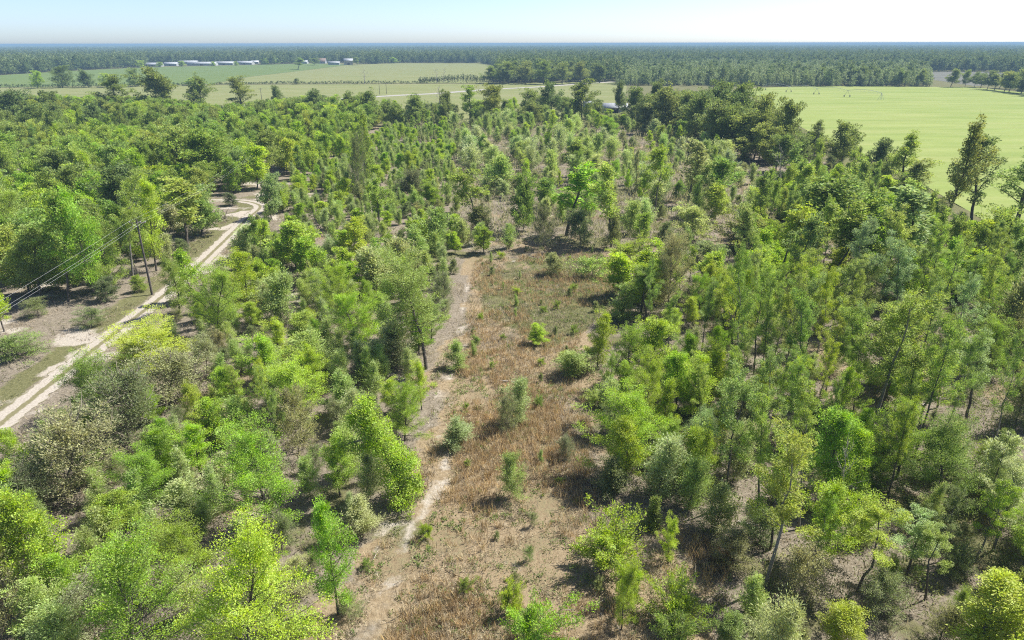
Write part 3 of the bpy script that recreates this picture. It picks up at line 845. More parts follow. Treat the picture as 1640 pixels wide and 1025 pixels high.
# kind, base x, base y, top y, crown width (photograph pixels), palette
HAND = [
 # lower left
 ('bushy', 398, 1075, 812, 215, LIME), ('bushy', 222, 1075, 858, 190, LIME), ('hardwood', 88, 965, 778, 100, LIME), ('bush', 18, 1005, 830, 120, OLIVE),
 ('hardwood', 70, 1035, 930, 80, PALE), ('hardwood', 192, 868, 788, 70, LIME), ('hardwood', 28, 835, 745, 60, LIME), ('bushy', 435, 838, 668, 140, LIME),
 ('hardwood', 540, 985, 803, 78, LIME), ('hardwood', 675, 658, 580, 38, LIME), ('conifer', 603, 612, 568, 28, MIDG), ('bush', 708, 500, 438, 50, DUSK),
 ('hardwood', 372, 655, 585, 46, LIME), ('bush', 205, 712, 600, 170, DUSK), ('bush', 268, 650, 560, 130, OLIVE), ('bushy', 165, 665, 565, 100, MIDG),
 ('bushy', 228, 600, 520, 150, LIME), ('bush', 112, 792, 660, 165, OLIVE), ('hardwood', 40, 760, 672, 70, LIME), ('bush', 55, 825, 735, 110, DUSK),
 ('bushy', 240, 812, 716, 105, LIME), ('hardwood', 322, 768, 682, 66, LIME), ('hardwood', 270, 735, 672, 46, LIME), ('hardwood', 342, 720, 640, 60, LIME),
 ('feathery', 300, 838, 765, 85, PALE), ('hardwood', 432, 620, 538, 70, LIME), ('bushy', 468, 672, 565, 120, LIME), ('bush', 478, 725, 620, 90, OLIVE),
 ('bushy', 572, 555, 462, 90, LIME), ('feathery', 640, 585, 515, 80, PALE), ('feathery', 598, 590, 540, 50, PALE), ('feathery', 362, 780, 725, 60, PALE),
 ('bush', 150, 1010, 925, 120, OLIVE), ('feathery', 110, 1060, 960, 80, PALE), ('bush', 395, 735, 690, 60, OLIVE), ('feathery', 545, 660, 590, 70, PALE),
 ('feathery', 580, 850, 790, 60, PALE), ('bush', 470, 945, 900, 90, OLIVE), ('hardwood', 145, 770, 725, 50, MIDG),
 ('hardwood', 480, 560, 500, 60, MIDG), ('feathery', 510, 600, 530, 80, PALE), ('bush', 330, 600, 540, 70, OLIVE), ('feathery', 410, 700, 640, 60, PALE),
 # along the road and left of it
 ('hardwood', 288, 500, 405, 52, MIDG), ('bushy', 350, 545, 430, 90, LIME), ('hardwood', 400, 505, 400, 64, LIME), ('hardwood', 434, 350, 280, 48, BLUE),
 ('hardwood', 475, 430, 352, 66, LIME), ('hardwood', 502, 455, 380, 56, LIME), ('hardwood', 567, 420, 350, 46, LIME), ('slender', 608, 375, 288, 52, MIDG),
 ('bushy', 545, 510, 420, 70, LIME), ('feathery', 450, 520, 440, 70, PALE), ('feathery', 600, 470, 395, 64, PALE), ('feathery', 640, 450, 380, 60, PALE),
 ('slender', 108, 482, 305, 72, MIDG), ('hardwood', 150, 472, 298, 78, LIME), ('hardwood', 65, 478, 362, 78, MIDG), ('hardwood', 6, 530, 440, 46, LIME), ('bushy', 185, 462, 330, 84, MIDG),
 ('slender', 212, 452, 272, 60, MIDG), ('hardwood', 250, 434, 285, 60, LIME), ('slender', 300, 395, 285, 70, MIDG), ('bushy', 20, 410, 300, 100, MIDG), ('bush', 170, 482, 448, 40, DUSK),
 ('bush', 145, 523, 490, 46, OLIVE), ('bush', 28, 568, 530, 90, MIDG), ('bush', 60, 505, 475, 40, OLIVE), ('bush', 222, 467, 440, 24, MIDG), ('bush', 372, 328, 308, 22, DUSK),
 ('oak', 340, 298, 205, 100, MIDG), ('oak', 285, 290, 200, 80, MIDG), ('slender', 270, 405, 330, 46, OLIVE),
 ('hardwood', 306, 482, 402, 50, LIME), ('feathery', 392, 415, 360, 44, PALE),
 # the clearing and beside the trail
 ('feather_tall', 682, 590, 400, 132, MIDG), ('bush', 812, 695, 632, 40, OLIVE), ('feathery', 832, 680, 612, 44, PALE), ('feathery', 826, 796, 724, 48, PALE),
 ('feathery', 735, 590, 545, 40, PALE), ('sprawl', 1000, 422, 380, 80, LIME), ('sprawl', 970, 915, 842, 125, LIME), ('sprawl', 1075, 1000, 935, 125, LIME),
 ('sprawl', 860, 1035, 968, 150, LIME), ('hardwood', 993, 1012, 905, 46, LIME), ('conifer', 1038, 852, 794, 30, DARK), ('hardwood', 856, 553, 520, 36, LIME),
 ('feathery', 725, 716, 670, 54, PALE), ('bush', 870, 398, 330, 56, DUSK), ('hardwood', 775, 405, 362, 32, LIME), ('bush', 905, 735, 700, 34, DUSK),
 ('sprawl', 1085, 1045, 985, 130, MIDG), ('sprawl', 955, 650, 620, 60, PALE), ('feathery', 910, 600, 560, 60, PALE), ('sprawl', 948, 445, 410, 60, PALE),
 ('hardwood', 1068, 905, 835, 40, LIME), ('sprawl', 1010, 970, 905, 70, LIME), ('bush', 885, 440, 405, 40, OLIVE), ('pine', 995, 515, 455, 44, PALE), ('sprawl', 955, 950, 925, 26, PALE),
 ('bush', 560, 985, 955, 50, OLIVE), ('sprawl', 815, 985, 935, 60, LIME),
 # beyond the clearing
 ('bushy', 838, 372, 280, 56, MIDG), ('slender', 766, 372, 268, 60, MIDG), ('bush', 766, 375, 330, 44, DUSK), ('slender', 906, 378, 262, 72, LIME), ('slender', 978, 395, 262, 44, MIDG),
 ('bush', 976, 398, 345, 30, DUSK), ('slender', 1046, 345, 235, 52, LIME), ('slender', 1145, 345, 250, 76, MIDG), ('slender', 910, 290, 222, 40, MIDG), ('bush', 930, 392, 335, 44, OLIVE),
 ('bushy', 1190, 400, 335, 84, DARK), ('bush', 655, 318, 268, 46, DUSK), ('bush', 575, 320, 205, 36, OLIVE), ('hardwood', 587, 300, 180, 34, MIDG), ('conifer', 772, 247, 220, 16, DARK),
 ('hardwood', 715, 375, 340, 40, PALE), ('pine', 660, 430, 360, 54, PALE), ('feathery', 700, 400, 335, 50, PALE), ('feathery', 800, 310, 250, 40, PALE),
 ('slender', 1100, 330, 225, 48, PALE), ('bush', 1110, 385, 330, 60, PALE), ('feathery', 1010, 375, 320, 40, PALE), ('bush', 1125, 420, 385, 60, OLIVE), ('slender', 1015, 335, 240, 16, OLIVE),
 ('hardwood', 690, 545, 480, 40, PALE), ('bush', 740, 395, 350, 30, PALE),
 # wood to the right of the clearing
 ('bushy', 1068, 508, 372, 78, OLIVE), ('slender', 1034, 515, 425, 58, MIDG), ('hardwood', 955, 590, 502, 44, LIME), ('bushy', 1000, 620, 518, 76, LIME), ('bushy', 1030, 680, 545, 82, LIME),
 ('hardwood', 1070, 545, 490, 40, LIME), ('hardwood', 1082, 650, 560, 56, LIME), ('bushy', 1132, 625, 540, 76, LIME), ('hardwood', 1058, 702, 608, 44, LIME), ('hardwood', 1098, 610, 532, 54, LIME),
 ('hardwood', 1000, 780, 668, 60, LIME), ('feathery', 1050, 800, 700, 74, PALE), ('bushy', 1112, 745, 648, 74, BLUE), ('hardwood', 1122, 800, 680, 46, LIME), ('hardwood', 1152, 730, 648, 38, LIME),
 ('feathery', 970, 790, 730, 56, OLIVE), ('slender', 1176, 622, 395, 56, MIDG), ('slender', 1206, 600, 400, 52, MIDG), ('slender', 1226, 592, 410, 54, LIME), ('slender', 1250, 640, 440, 56, MIDG),
 ('slender', 1160, 570, 425, 44, LIME), ('bush', 1182, 672, 625, 66, DUSK), ('slender', 1302, 425, 290, 110, MIDG), ('slender', 1380, 470, 312, 110, MIDG), ('slender', 1452, 470, 300, 92, BLUE),
 ('hardwood', 1432, 400, 310, 60, LIME), ('bushy', 1366, 530, 420, 74, DARK), ('slender', 1392, 690, 445, 108, MIDG), ('hardwood', 1440, 580, 500, 64, LIME), ('conifer', 1520, 425, 396, 26, DARK),
 ('bush', 1572, 432, 388, 52, DARK), ('feathery', 1612, 578, 446, 92, OLIVE), ('slender', 1546, 676, 530, 92, BLUE), ('slender', 1470, 690, 555, 100, LIME), ('bushy', 1500, 810, 672, 130, MIDG),
 ('hardwood', 1340, 680, 574, 58, LIME), ('slender', 1232, 880, 680, 94, LIME), ('hardwood', 1318, 810, 662, 76, LIME), ('feathery', 1600, 800, 700, 100, PALE), ('slender', 1372, 945, 788, 90, LIME),
 ('slender', 1450, 925, 815, 90, BLUE), ('slender', 1516, 895, 775, 70, DARK), ('hardwood', 1562, 1050, 922, 130, LIME), ('hardwood', 1330, 1030, 955, 76, LIME), ('bush', 1410, 985, 915, 90, OLIVE),
 ('slender', 1556, 905, 768, 74, LIME), ('bush', 1285, 960, 870, 90, OLIVE), ('bush', 1215, 870, 810, 70, OLIVE), ('feathery', 1140, 855, 780, 70, PALE), ('bush', 1170, 905, 850, 80, OLIVE),
 ('slender', 1420, 605, 470, 60, MIDG), ('slender', 1350, 625, 470, 50, MIDG), ('slender', 1290, 545, 410, 50, LIME), ('hardwood', 1305, 500, 440, 60, LIME), ('bush', 1330, 700, 650, 70, DUSK),
 ('hardwood', 1245, 800, 740, 50, LIME), ('snag', 1345, 830, 690, 50, OLIVE), ('snag', 1272, 690, 575, 44, OLIVE), ('snag', 1245, 330, 230, 30, OLIVE), ('bush', 1625, 690, 600, 60, OLIVE),
 ('feathery', 1210, 990, 920, 60, PALE), ('sprawl', 1210, 1035, 985, 90, PALE), ('hardwood', 1160, 1030, 975, 50, MIDG), ('bush', 1490, 470, 425, 60, DUSK), ('bush', 1535, 480, 440, 60, MIDG),
 ('bush', 1420, 720, 670, 70, OLIVE), ('bush', 1250, 720, 665, 60, OLIVE), ('bush', 1460, 540, 500, 70, OLIVE), ('bush', 1620, 480, 440, 60, MIDG), ('hardwood', 1612, 1000, 905, 70, MIDG),
 # the tall stand right of the clearing
 ('slender', 1140, 560, 432, 44, MIDG),
 ('slender', 1168, 590, 405, 46, LIME),
 ('slender', 1190, 560, 398, 44, MIDG),
 ('slender', 1215, 640, 430, 48, MIDG),
 ('slender', 1238, 575, 408, 48, LIME),
 ('slender', 1262, 600, 425, 50, MIDG),
 ('slender', 1278, 650, 455, 52, MIDG),
 ('slender', 1300, 600, 430, 54, LIME),
 ('slender', 1322, 560, 405, 54, MIDG),
 ('slender', 1345, 520, 350, 70, BLUE),
 ('slender', 1330, 470, 320, 70, MIDG),
 ('slender', 1405, 500, 340, 70, MIDG),
 ('slender', 1428, 540, 380, 60, BLUE),
 ('slender', 1270, 480, 340, 60, MIDG),
 ('slender', 1245, 455, 330, 56, LIME),
 ('slender', 1360, 640, 480, 60, MIDG),
 ('slender', 1412, 660, 470, 60, MIDG),
 ('slender', 1300, 690, 540, 54, LIME),
 ('slender', 1480, 520, 360, 64, MIDG),
 ('slender', 1500, 600, 440, 60, BLUE),
 ('slender', 1255, 700, 560, 50, LIME),
 ('slender', 1210, 720, 580, 46, LIME),
 ('slender', 1420, 800, 640, 60, LIME),
 ('slender', 1590, 880, 720, 80, PALE),
 ('slender', 1625, 940, 800, 80, MIDG),
 ('slender', 1480, 960, 840, 70, MIDG),
 ('slender', 1290, 920, 790, 60, LIME),
 # edge of the right pasture
 ('open', 1503, 376, 186, 92, DARK), ('open', 1553, 366, 218, 60, DARK), ('oak', 1345, 268, 196, 62, DARK), ('slender', 1300, 268, 195, 38, DARK), ('open', 1435, 308, 208, 76, MIDG),
 ('open', 1622, 372, 240, 100, MIDG), ('oak', 1405, 298, 225, 56, DARK), ('slender', 1470, 330, 255, 40, DARK), ('oak', 1260, 262, 158, 56, DARK), ('oak', 1212, 250, 150, 60, DARK),
 ('oak', 1160, 240, 143, 60, DARK), ('oak', 1110, 232, 145, 62, DARK), ('oak', 1065, 215, 140, 60, DARK), ('oak', 1020, 205, 140, 50, DARK), ('snag', 1297, 268, 190, 14, OLIVE),
 ('oak', 1360, 330, 265, 60, MIDG), ('oak', 1300, 320, 262, 56, MIDG), ('slender', 1440, 355, 290, 50, MIDG), ('oak', 1600, 420, 340, 80, MIDG), ('slender', 1490, 400, 330, 40, DARK),
 # dark band at the back
 ('oak', 990, 185, 132, 26, DARK), ('oak', 930, 196, 128, 52, DARK), ('oak', 885, 192, 130, 46, DARK), ('oak', 848, 196, 142, 40, DARK), ('oak', 796, 196, 134, 46, DARK), ('open', 752, 200, 137, 36, MIDG),
 ('snag', 705, 190, 137, 40, OLIVE), ('oak', 672, 205, 152, 44, DARK), ('oak', 590, 205, 146, 46, DARK), ('oak', 555, 200, 148, 38, DARK), ('oak', 505, 200, 143, 46, DARK), ('oak', 446, 178, 137, 24, DARK),
 ('open', 390, 186, 121, 54, DARK), ('oak', 322, 182, 122, 40, DARK), ('oak', 265, 186, 108, 66, DARK), ('open', 190, 196, 118, 50, DARK), ('oak', 110, 206, 142, 60, DARK), ('oak', 25, 212, 144, 60, DARK),
 ('open', 60, 206, 150, 40, DARK), ('oak', 720, 205, 145, 36, DARK), ('oak', 1040, 200, 130, 44, DARK), ('oak', 1135, 215, 130, 50, DARK), ('oak', 1180, 222, 135, 50, DARK),
 ('bushy', 974, 188, 175, 22, DARK), ('bush', 998, 189, 179, 24, DARK), ('oak', 958, 190, 160, 26, DARK),
 # trees on the hedge line between the far fields
 ('bushy', 60, 140, 112, 24, DARK), ('bushy', 100, 139.5, 104, 34, DARK), ('bushy', 141, 139, 110, 28, DARK), ('bushy', 170, 139, 116, 24, DARK), ('bushy', 216, 138, 108, 26, DARK),
 ('bushy', 306, 136.5, 125, 24, DARK), ('bush', 475, 134.5, 124, 9, DARK), ('snag', 583, 134.5, 110, 18, OLIVE), ('snag', 700, 133, 109, 12, OLIVE), ('snag', 711, 133, 108, 10, OLIVE),
 ('slender', 477, 111, 92, 18, DARK), ('oak', 503, 104, 92, 18, DARK), ('oak', 572, 104, 91, 14, DARK),
 ('bushy', 255, 106.5, 98, 14, DARK), ('bushy', 291, 105.5, 97, 14, DARK), ('bushy', 342, 105, 98, 9, DARK), ('bushy', 378, 104.5, 98, 9, DARK), ('bushy', 425, 102.5, 93, 16, DARK), ('bushy', 225, 107, 96, 16, DARK), ('bushy', 440, 102, 92, 14, DARK), ('bushy', 600, 101.5, 92, 14, DARK), ('bushy', 630, 101, 92, 14, DARK),
 ('oak', 790, 134, 106, 30, DARK), ('oak', 815, 134, 98, 34, DARK), ('oak', 842, 134.5, 98, 34, DARK), ('oak', 870, 135, 97, 34, DARK), ('oak', 900, 135, 100, 34, DARK), ('oak', 930, 134, 100, 30, DARK), ('oak', 960, 133, 102, 30, DARK),
 ('oak', 1315, 137, 109, 22, DARK), ('oak', 1286, 136, 114, 16, DARK), ('oak', 1365, 138, 112, 22, DARK), ('oak', 1385, 138, 108, 24, DARK), ('oak', 1440, 139, 112, 22, DARK), ('oak', 1470, 139, 112, 20, DARK),
 ('oak', 1522, 141, 112, 24, DARK), ('oak', 1545, 141, 113, 20, DARK), ('oak', 1580, 145, 114, 26, DARK), ('oak', 1608, 148, 116, 28, DARK), ('oak', 1635, 151, 114, 30, DARK), ('oak', 1560, 141, 118, 16, DARK), ('oak', 1570, 142, 120, 22, DARK), ('oak', 1592, 146, 120, 26, DARK), ('oak', 1615, 149, 119, 28, DARK), ('oak', 1640, 152, 120, 30, DARK), ('oak', 1600, 143, 117, 26, DARK), ('oak', 1625, 145, 117, 26, DARK), ('oak', 1655, 155, 118, 30, DARK), ('oak', 1645, 147, 117, 26, DARK),
]

ZONES = {
 'left_wood': Gs([(-60, 175), (480, 178), (600, 200), (560, 262), (415, 308), (330, 312), (325, 390), (240, 452), (120, 470), (-60, 480)]),
 'left_back': Gs([(-40, 168), (150, 172), (560, 176), (600, 200), (430, 240), (-60, 250)]),
 'thicket': Gs([(430, 335), (640, 205), (720, 215), (735, 390), (715, 520), (660, 600), (640, 800), (540, 900), (420, 1180), (-200, 1180), (-200, 790), (-60, 735), (30, 690), (130, 600), (260, 500), (370, 410)]),
 'young': Gs([(600, 195), (1000, 190), (1130, 240), (1250, 330), (1190, 400), (960, 402), (765, 405), (735, 390), (715, 220)]),
 'right_wood': Gs([(965, 500), (1010, 430), (1190, 400), (1230, 330), (1300, 290), (1440, 330), (1560, 400), (1860, 450), (1840, 1180), (1180, 1180), (1190, 880), (1030, 790), (960, 700), (930, 590)]),
 'right_band': Gs([(1000, 178), (1170, 170), (1260, 190), (1310, 235), (1440, 290), (1560, 365), (1660, 420), (1560, 420), (1300, 300), (1120, 240), (980, 200)]),
 'back_band': Gs([(480, 176), (960, 178), (1010, 180), (1000, 205), (600, 212)]),
}
BARN_Y = G(985, 183)[1]
plants = []      # kind, x, y, height, radius, palette, colour, hand


def add_plant(k, x, y, H, R, pal, hand):
    c = LEAF_K * np.array(pal[rng.integers(len(pal))]) * rng.uniform(0.88, 1.14) * np.array([rng.uniform(0.97, 1.12), 1, rng.uniform(0.85, 1.15)])
    plants.append(dict(kind=k, x=x, y=y, H=H, R=R, pal=COLOUR_WORD[id(pal)], col=c, hand=hand))


for k, bx, by, ty, w, pal in HAND:
    x, y = G(bx, by)
    H = height_at(bx, ty, y)
    depth = y * CP + (CAM_H - H * 0.5) * SP
    add_plant(k, x, y, H, 0.5 * w / FPX * depth, pal, True)

MIX = {
 'left_wood': (4.3, [('oak', .14, MIDG, 8, 12), ('bushy', .34, MIDG, 7, 11), ('hardwood', .20, LIME, 6, 10), ('slender', .16, MIDG, 8, 12), ('feathery', .10, PALE, 4, 7), ('bush', .06, OLIVE, 2, 4)]),
 'left_back': (9.0, [('oak', .75, DARK, 9, 14), ('open', .10, DARK, 11, 15), ('bushy', .15, MIDG, 6, 9)]),
 'thicket': (2.5, [('hardwood', .27, LIME, 3.0, 5.6), ('feathery', .36, PALE, 2.4, 4.8), ('bush', .20, OLIVE, 1.6, 3.2), ('bushy', .06, LIME, 4, 6), ('slender', .03, MIDG, 5, 7.5), ('pine', .08, PALE, 3, 5)]),
 'young': (4.9, [('feathery', .40, MIST, 3.0, 7.5), ('bush', .22, MIST, 2.2, 4.5), ('hardwood', .14, MIDG, 4, 7.5), ('slender', .08, LIME, 6, 9.5), ('bush', .06, OLIVE, 2, 4), ('bushy', .10, PALE, 4, 7.5)]),
 'right_wood': (2.6, [('slender', .28, MIDG, 7.5, 12.5), ('hardwood', .22, LIME, 4, 7.5), ('bush', .13, OLIVE, 1.6, 3.6), ('bush', .15, MIDG, 1.6, 3.6), ('feathery', .09, PALE, 3, 5.5), ('bushy', .11, LIME, 4.5, 8), ('snag', .02, OLIVE, 4, 7), ('sprawl', .03, PALE, 1.2, 1.8)]),
 'right_band': (4.1, [('oak', .50, DARK, 11, 18), ('bush', .30, DUSK, 2.5, 5), ('bushy', .08, DARK, 5, 8), ('slender', .12, DARK, 9, 14)]),
 'back_band': (7.5, [('oak', .55, DARK, 7, 12), ('hardwood', .2, MIDG, 6, 9), ('bush', .25, MIDG, 3, 5)]),
}
PALS = dict(left_wood=None)


def in_view(x, y, H, R, extra=0):
    for z in (0.0, H * 0.6, H):
        px, py = proj(x, y, z)
        m = R / max(1, y) * FPX + extra
        if -m < px < 1640 + m and -m < py < 1025 + m:
            return True
    return False


# tree tops keep below the line where the photograph shows the fields, the road and the barn beyond them
TOPS = np.array([(-200, 150), (0, 152), (60, 150), (150, 152), (230, 152), (300, 158), (350, 166), (420, 158), (500, 150), (600, 153), (700, 163), (780, 163), (830, 150), (900, 150), (955, 164), (968, 182), (1003, 182),
                 (1015, 160), (1050, 146), (1180, 146), (1200, 152), (1240, 172), (1280, 205), (1330, 212), (1400, 240), (1450, 258), (1500, 305), (1560, 345), (1600, 352), (1640, 345), (1900, 400)])
ROAD_PX = np.array([(-100, 775), (0, 708), (60, 660), (120, 610), (170, 572), (215, 535), (252, 500), (300, 460), (340, 422), (385, 372)])
ROAD_UP = np.array([(-100, 735), (0, 648), (60, 606), (120, 560), (170, 520), (215, 485), (252, 462), (300, 424), (340, 392), (385, 352)])


def fit_height(x, y, H, R):
    """the height at which the crown leaves the view beyond open, 0 if it cannot"""
    px, py = proj(x, y, 0.0)
    w = R / y * FPX * 0.95
    for _ in range(8):
        qx, qy = proj(x, y, H)
        lim = max(np.interp(v, TOPS[:, 0], TOPS[:, 1]) for v in (qx - w, qx, qx + w))
        good = qy > lim
        for v in (qx - w, qx, qx + w):
            if -100 < v < 385:
                lo_ = np.interp(v, ROAD_PX[:, 0], ROAD_PX[:, 1])
                if py > lo_ and qy < lo_ + 3:
                    good = False
                if lo_ >= py > np.interp(v, ROAD_UP[:, 0], ROAD_UP[:, 1]):
                    return 0.0
        if good:
            return H
        H *= 0.85
    return 0.0


placed = [(p['x'], p['y'], p['R']) for p in plants]
for zname, (space, mix) in MIX.items():
    poly = ZONES[zname]
    lo, hi = poly.min(0), poly.max(0)
    area = (hi[0] - lo[0]) * (hi[1] - lo[1])
    n_try = int(area / space ** 2 * 5)
    cx = rng.uniform(lo[0], hi[0], n_try); cyy = rng.uniform(lo[1], hi[1], n_try)
    ok = inside(cx, cyy, poly) & (polydist(cx, cyy, ROAD) > 3.6) & (polydist(cx, cyy, TRAIL) > 1.6) & ~inside(cx, cyy, RF)
    ok &= ~(ragged(cx, cyy, CLEARING, 4.0))
    ok &= (polydist(cx, cyy, SIDE_TRAIL) > 1.3)
    gapn = vnoise(cx, cyy, 11 if zname != 'left_wood' else 17, 77, 2)
    ok &= gapn > {'thicket': 0.33, 'young': 0.42}.get(zname, 0.36)
    probs = np.array([m[1] for m in mix]); probs /= probs.sum()
    mine = []
    for x, y in zip(cx[ok], cyy[ok]):
        k, _, pal, h0, h1 = mix[rng.choice(len(mix), p=probs)]
        H = rng.uniform(h0, h1)
        _, _, H0, R0 = PROTO[k][0]
        R = R0 * (H / H0) * rng.uniform(0.9, 1.15) * (rng.uniform(1.0, 1.5) if zname == 'young' and k == 'feathery' else 1.0)
        if not in_view(x, y, H, R, 170):
            continue
        H2 = fit_height(x, y, H, R)
        if H2 < 0.5 * H:
            continue
        R *= (H2 / H) ** 0.5
        H = H2
        mind = space * (0.8 if k in ('bush', 'sprawl', 'feathery') else 1.0)
        if any((x - a) ** 2 + (y - b) ** 2 < mind ** 2 for a, b in mine):
            continue
        if any((x - a) ** 2 + (y - b) ** 2 < (0.55 * (rr_ + R)) ** 2 for a, b, rr_ in placed if abs(y - b) < 12):
            continue
        mine.append((x, y))
        add_plant(k, x, y, H, R, pal, False)
        plants[-1]['margin'] = not in_view(x, y, H, R)
        if rng.uniform() < 0.3:      # now and then a neighbour's colour
            q = DEFAULT[k]
            plants[-1]['col'] = LEAF_K * np.array(q[rng.integers(len(q))]); plants[-1]['pal'] = COLOUR_WORD[id(q)]
    placed += [(p['x'], p['y'], p['R']) for p in plants[-len(mine):]] if mine else []

for i in range(900):
    if i == 0:
        lo, hi = CLEARING.min(0), CLEARING.max(0); got = 0
    x, y = rng.uniform(lo[0], hi[0]), rng.uniform(lo[1], hi[1])
    if got >= 46 or not inside(x, y, CLEARING) or polydist(x, y, TRAIL) < 1.2 or not in_view(x, y, 1.5, 0.5):
        continue
    edge = min(polydist(x, y, np.vstack([CLEARING, CLEARING[:1]])), 9) / 9
    if rng.uniform() < edge * 0.8 or any((x - a) ** 2 + (y - b) ** 2 < (1.2 + c_) ** 2 for a, b, c_ in placed):
        continue
    k, pal = [('bush', OLIVE), ('feathery', PALE), ('sprawl', MIDG), ('bush', MIDG), ('sprawl', LIME)][rng.integers(5)]
    H = rng.uniform(0.6, 1.5) * (1.5 if k == 'feathery' else 1)
    _, _, H0, R0 = PROTO[k][0]
    add_plant(k, x, y, H, R0 * H / H0 * 0.8, pal, False)
    placed.append((x, y, 0.8)); got += 1

# ----------------------------------------------------------------------------- naming and labels
NAMES = dict(hardwood=('young_hardwood_tree', 'tree', 'young hardwood tree', 'young hardwood trees'), bushy=('bushy_tree', 'tree', 'bushy round-crowned tree', 'bushy trees'),
             feathery=('feathery_sapling', 'sapling', 'feathery sapling', 'feathery saplings'), oak=('oak_tree', 'tree', 'broad oak', 'broad oaks'),
             slender=('slender_tree', 'tree', 'slender tree', 'slender trees'), bush=('bush', 'bush', 'dense twiggy bush', 'twiggy bushes'),
             sprawl=('sprawling_shrub', 'shrub', 'low sprawling shrub', 'sprawling shrubs'), conifer=('narrow_conifer', 'conifer', 'narrow upright conifer', 'small conifers'),
             pine=('conifer_sapling', 'conifer', 'conifer sapling', 'conifer saplings'), open=('spreading_tree', 'tree', 'open spreading tree', 'tall open trees'),
             snag=('bare_tree', 'dead tree', 'bare leafless tree', 'bare trees'), feather_tall=('fine_leaved_tree', 'tree', 'tall fine-leaved tree leaning over the trail', 'fine-leaved trees'))
MARKS = [('the utility pole', 242, 420), ('the two-track road', 110, 595), ('the road bend', 395, 322), ('the vine-draped tree', 620, 720), ('the fine-leaved tall tree', 665, 470),
         ('the trail fork', 705, 690), ('the upper sand trail', 748, 440), ('the mid clearing', 840, 620), ('the upper clearing', 880, 415),
         ('the white metal barn', 985, 172), ('the pasture corner', 1560, 330), ('the pasture edge', 1290, 225), ('the low lime shrubs', 970, 880),
         ('the lone lollipop tree', 540, 890), ('the tall bare-trunk group', 1200, 500), ('the poultry barns', 320, 101), ('the farmhouses', 545, 100), ('the bare hedge tree', 583, 122),
         ('the irrigation pivot', 1410, 158), ('the hay strip', 240, 165), ('the highway bend', 950, 140), ('the dark leaning tree', 1395, 560), ('the big lime pair', 310, 930),
         ('the dark bush thicket', 205, 660), ('the mobile homes', 75, 196), ('the young feathery stand', 800, 290), ('the shady wood floor', 1330, 750), ('the lower wood corner', 1600, 1000),
         ('the brush pile', 345, 345), ('the grey field', 1570, 125), ('the tall pasture-side pair', 1525, 270), ('the lower sand patch', 640, 985), ('the oak row end', 60, 330), ('the mid thicket', 440, 560)]
ORD = ['nearest', 'second nearest', 'third nearest', 'fourth nearest', 'fifth nearest', 'sixth nearest', 'seventh nearest', 'eighth nearest', 'ninth nearest', 'tenth nearest'] + \
      [w + ' nearest' for w in 'eleventh twelfth thirteenth fourteenth fifteenth sixteenth seventeenth eighteenth nineteenth twentieth'.split()] + \
      ['twenty-' + w + ' nearest' for w in 'first second third fourth fifth sixth seventh eighth ninth'.split()] + ['thirtieth nearest'] + ['thirty-' + w + ' nearest' for w in 'first second third fourth fifth sixth seventh eighth ninth'.split()]
SPECIAL = {(684, 590): 'tall fine-leaved bluish green tree leaning over the upper sand trail', (540, 985): 'lone lollipop tree with bare grey trunk at the lower trail edge',
           (583, 134.5): 'bare leafless tree standing alone on the far hedge line', (1506, 372): 'taller of two open trees in front of the bright right pasture', (1540, 362): 'smaller tree with forked leaning trunk in front of the bright pasture',
           (398, 1075): 'larger of the pair of big lime trees, right of its neighbour', (222, 1075): 'paler of the pair of big lime trees, left of its neighbour',
           (1392, 690): 'dark tree with long leaning bare trunk rising over the shady wood', (675, 658): 'small bright lime conical tree beside the trail, alone on straw',
           (826, 796): 'pale feathery sapling standing alone low in the clearing', (1038, 852): 'small dark upright conifer behind the low lime shrubs', (434, 350): 'bluish green column-shaped tree beside the road bend',
           (435, 838): 'dense bright lime round tree left of the vine-draped tree', (993, 1012): 'slim lime sapling rising between low sprawling lime shrubs', (708, 500): 'dark dense bush behind the leaning fine-leaved tree'}
SIZE = dict(hardwood=(4.2, 6.5), bushy=(5.5, 8), feathery=(3.4, 5), oak=(10, 14), slender=(7, 10), bush=(2.4, 3.6), sprawl=(1.4, 2.0), conifer=(2, 3), pine=(4, 6), open=(14, 18), snag=(6, 9), feather_tall=(6, 9))


def cap(k, items):
    """the 295 that show largest of a kind stay individuals"""
    items = sorted(items, key=lambda p: -(p['H'] * p['R']) / (p['y'] ** 2))
    return items[:295], items[295:]


rest = []
kept = []
for k in NAMES:
    a, b = cap(k, [p for p in plants if p['kind'] == k and not p.get('margin')])
    b = b + [p for p in plants if p['kind'] == k and p.get('margin')]
    kept += a
    rest += b
import sys
print('plants', {k: sum(p['kind'] == k for p in kept) for k in NAMES}, 'rest', len(rest), file=sys.stderr)

groups = {}
for p in kept:
    px, py = proj(p['x'], p['y'], p['H'] * 0.5)
    m = min(MARKS, key=lambda q: math.hypot(q[1] - px, (q[2] - py) * 1.5))
    dx, dy = px - m[1], (py - m[2]) * 1.3
    if p['y'] > 450:
        rel = 'left of' if dx < 0 else 'right of'
    else:
        rel = ('left of' if dx < 0 else 'right of') if abs(dx) > abs(dy) else ('beyond' if dy < 0 else 'in front of')
    s0, s1 = SIZE[p['kind']]
    p['size'] = 'small' if p['H'] < s0 else ('tall' if p['H'] > s1 and p['kind'] not in ('bush', 'sprawl') else ('big' if p['H'] > s1 else 'medium'))
    col = '' if p['kind'] == 'snag' else p['pal'] + ' '
    desc = f"{p['size']} {col}{NAMES[p['kind']][2]}"
    if p['kind'] == 'snag':
        desc = f"{p['size']} grey {NAMES[p['kind']][2]}"
    groups.setdefault((desc, rel, m[0]), []).append((math.hypot(dx, dy), p))
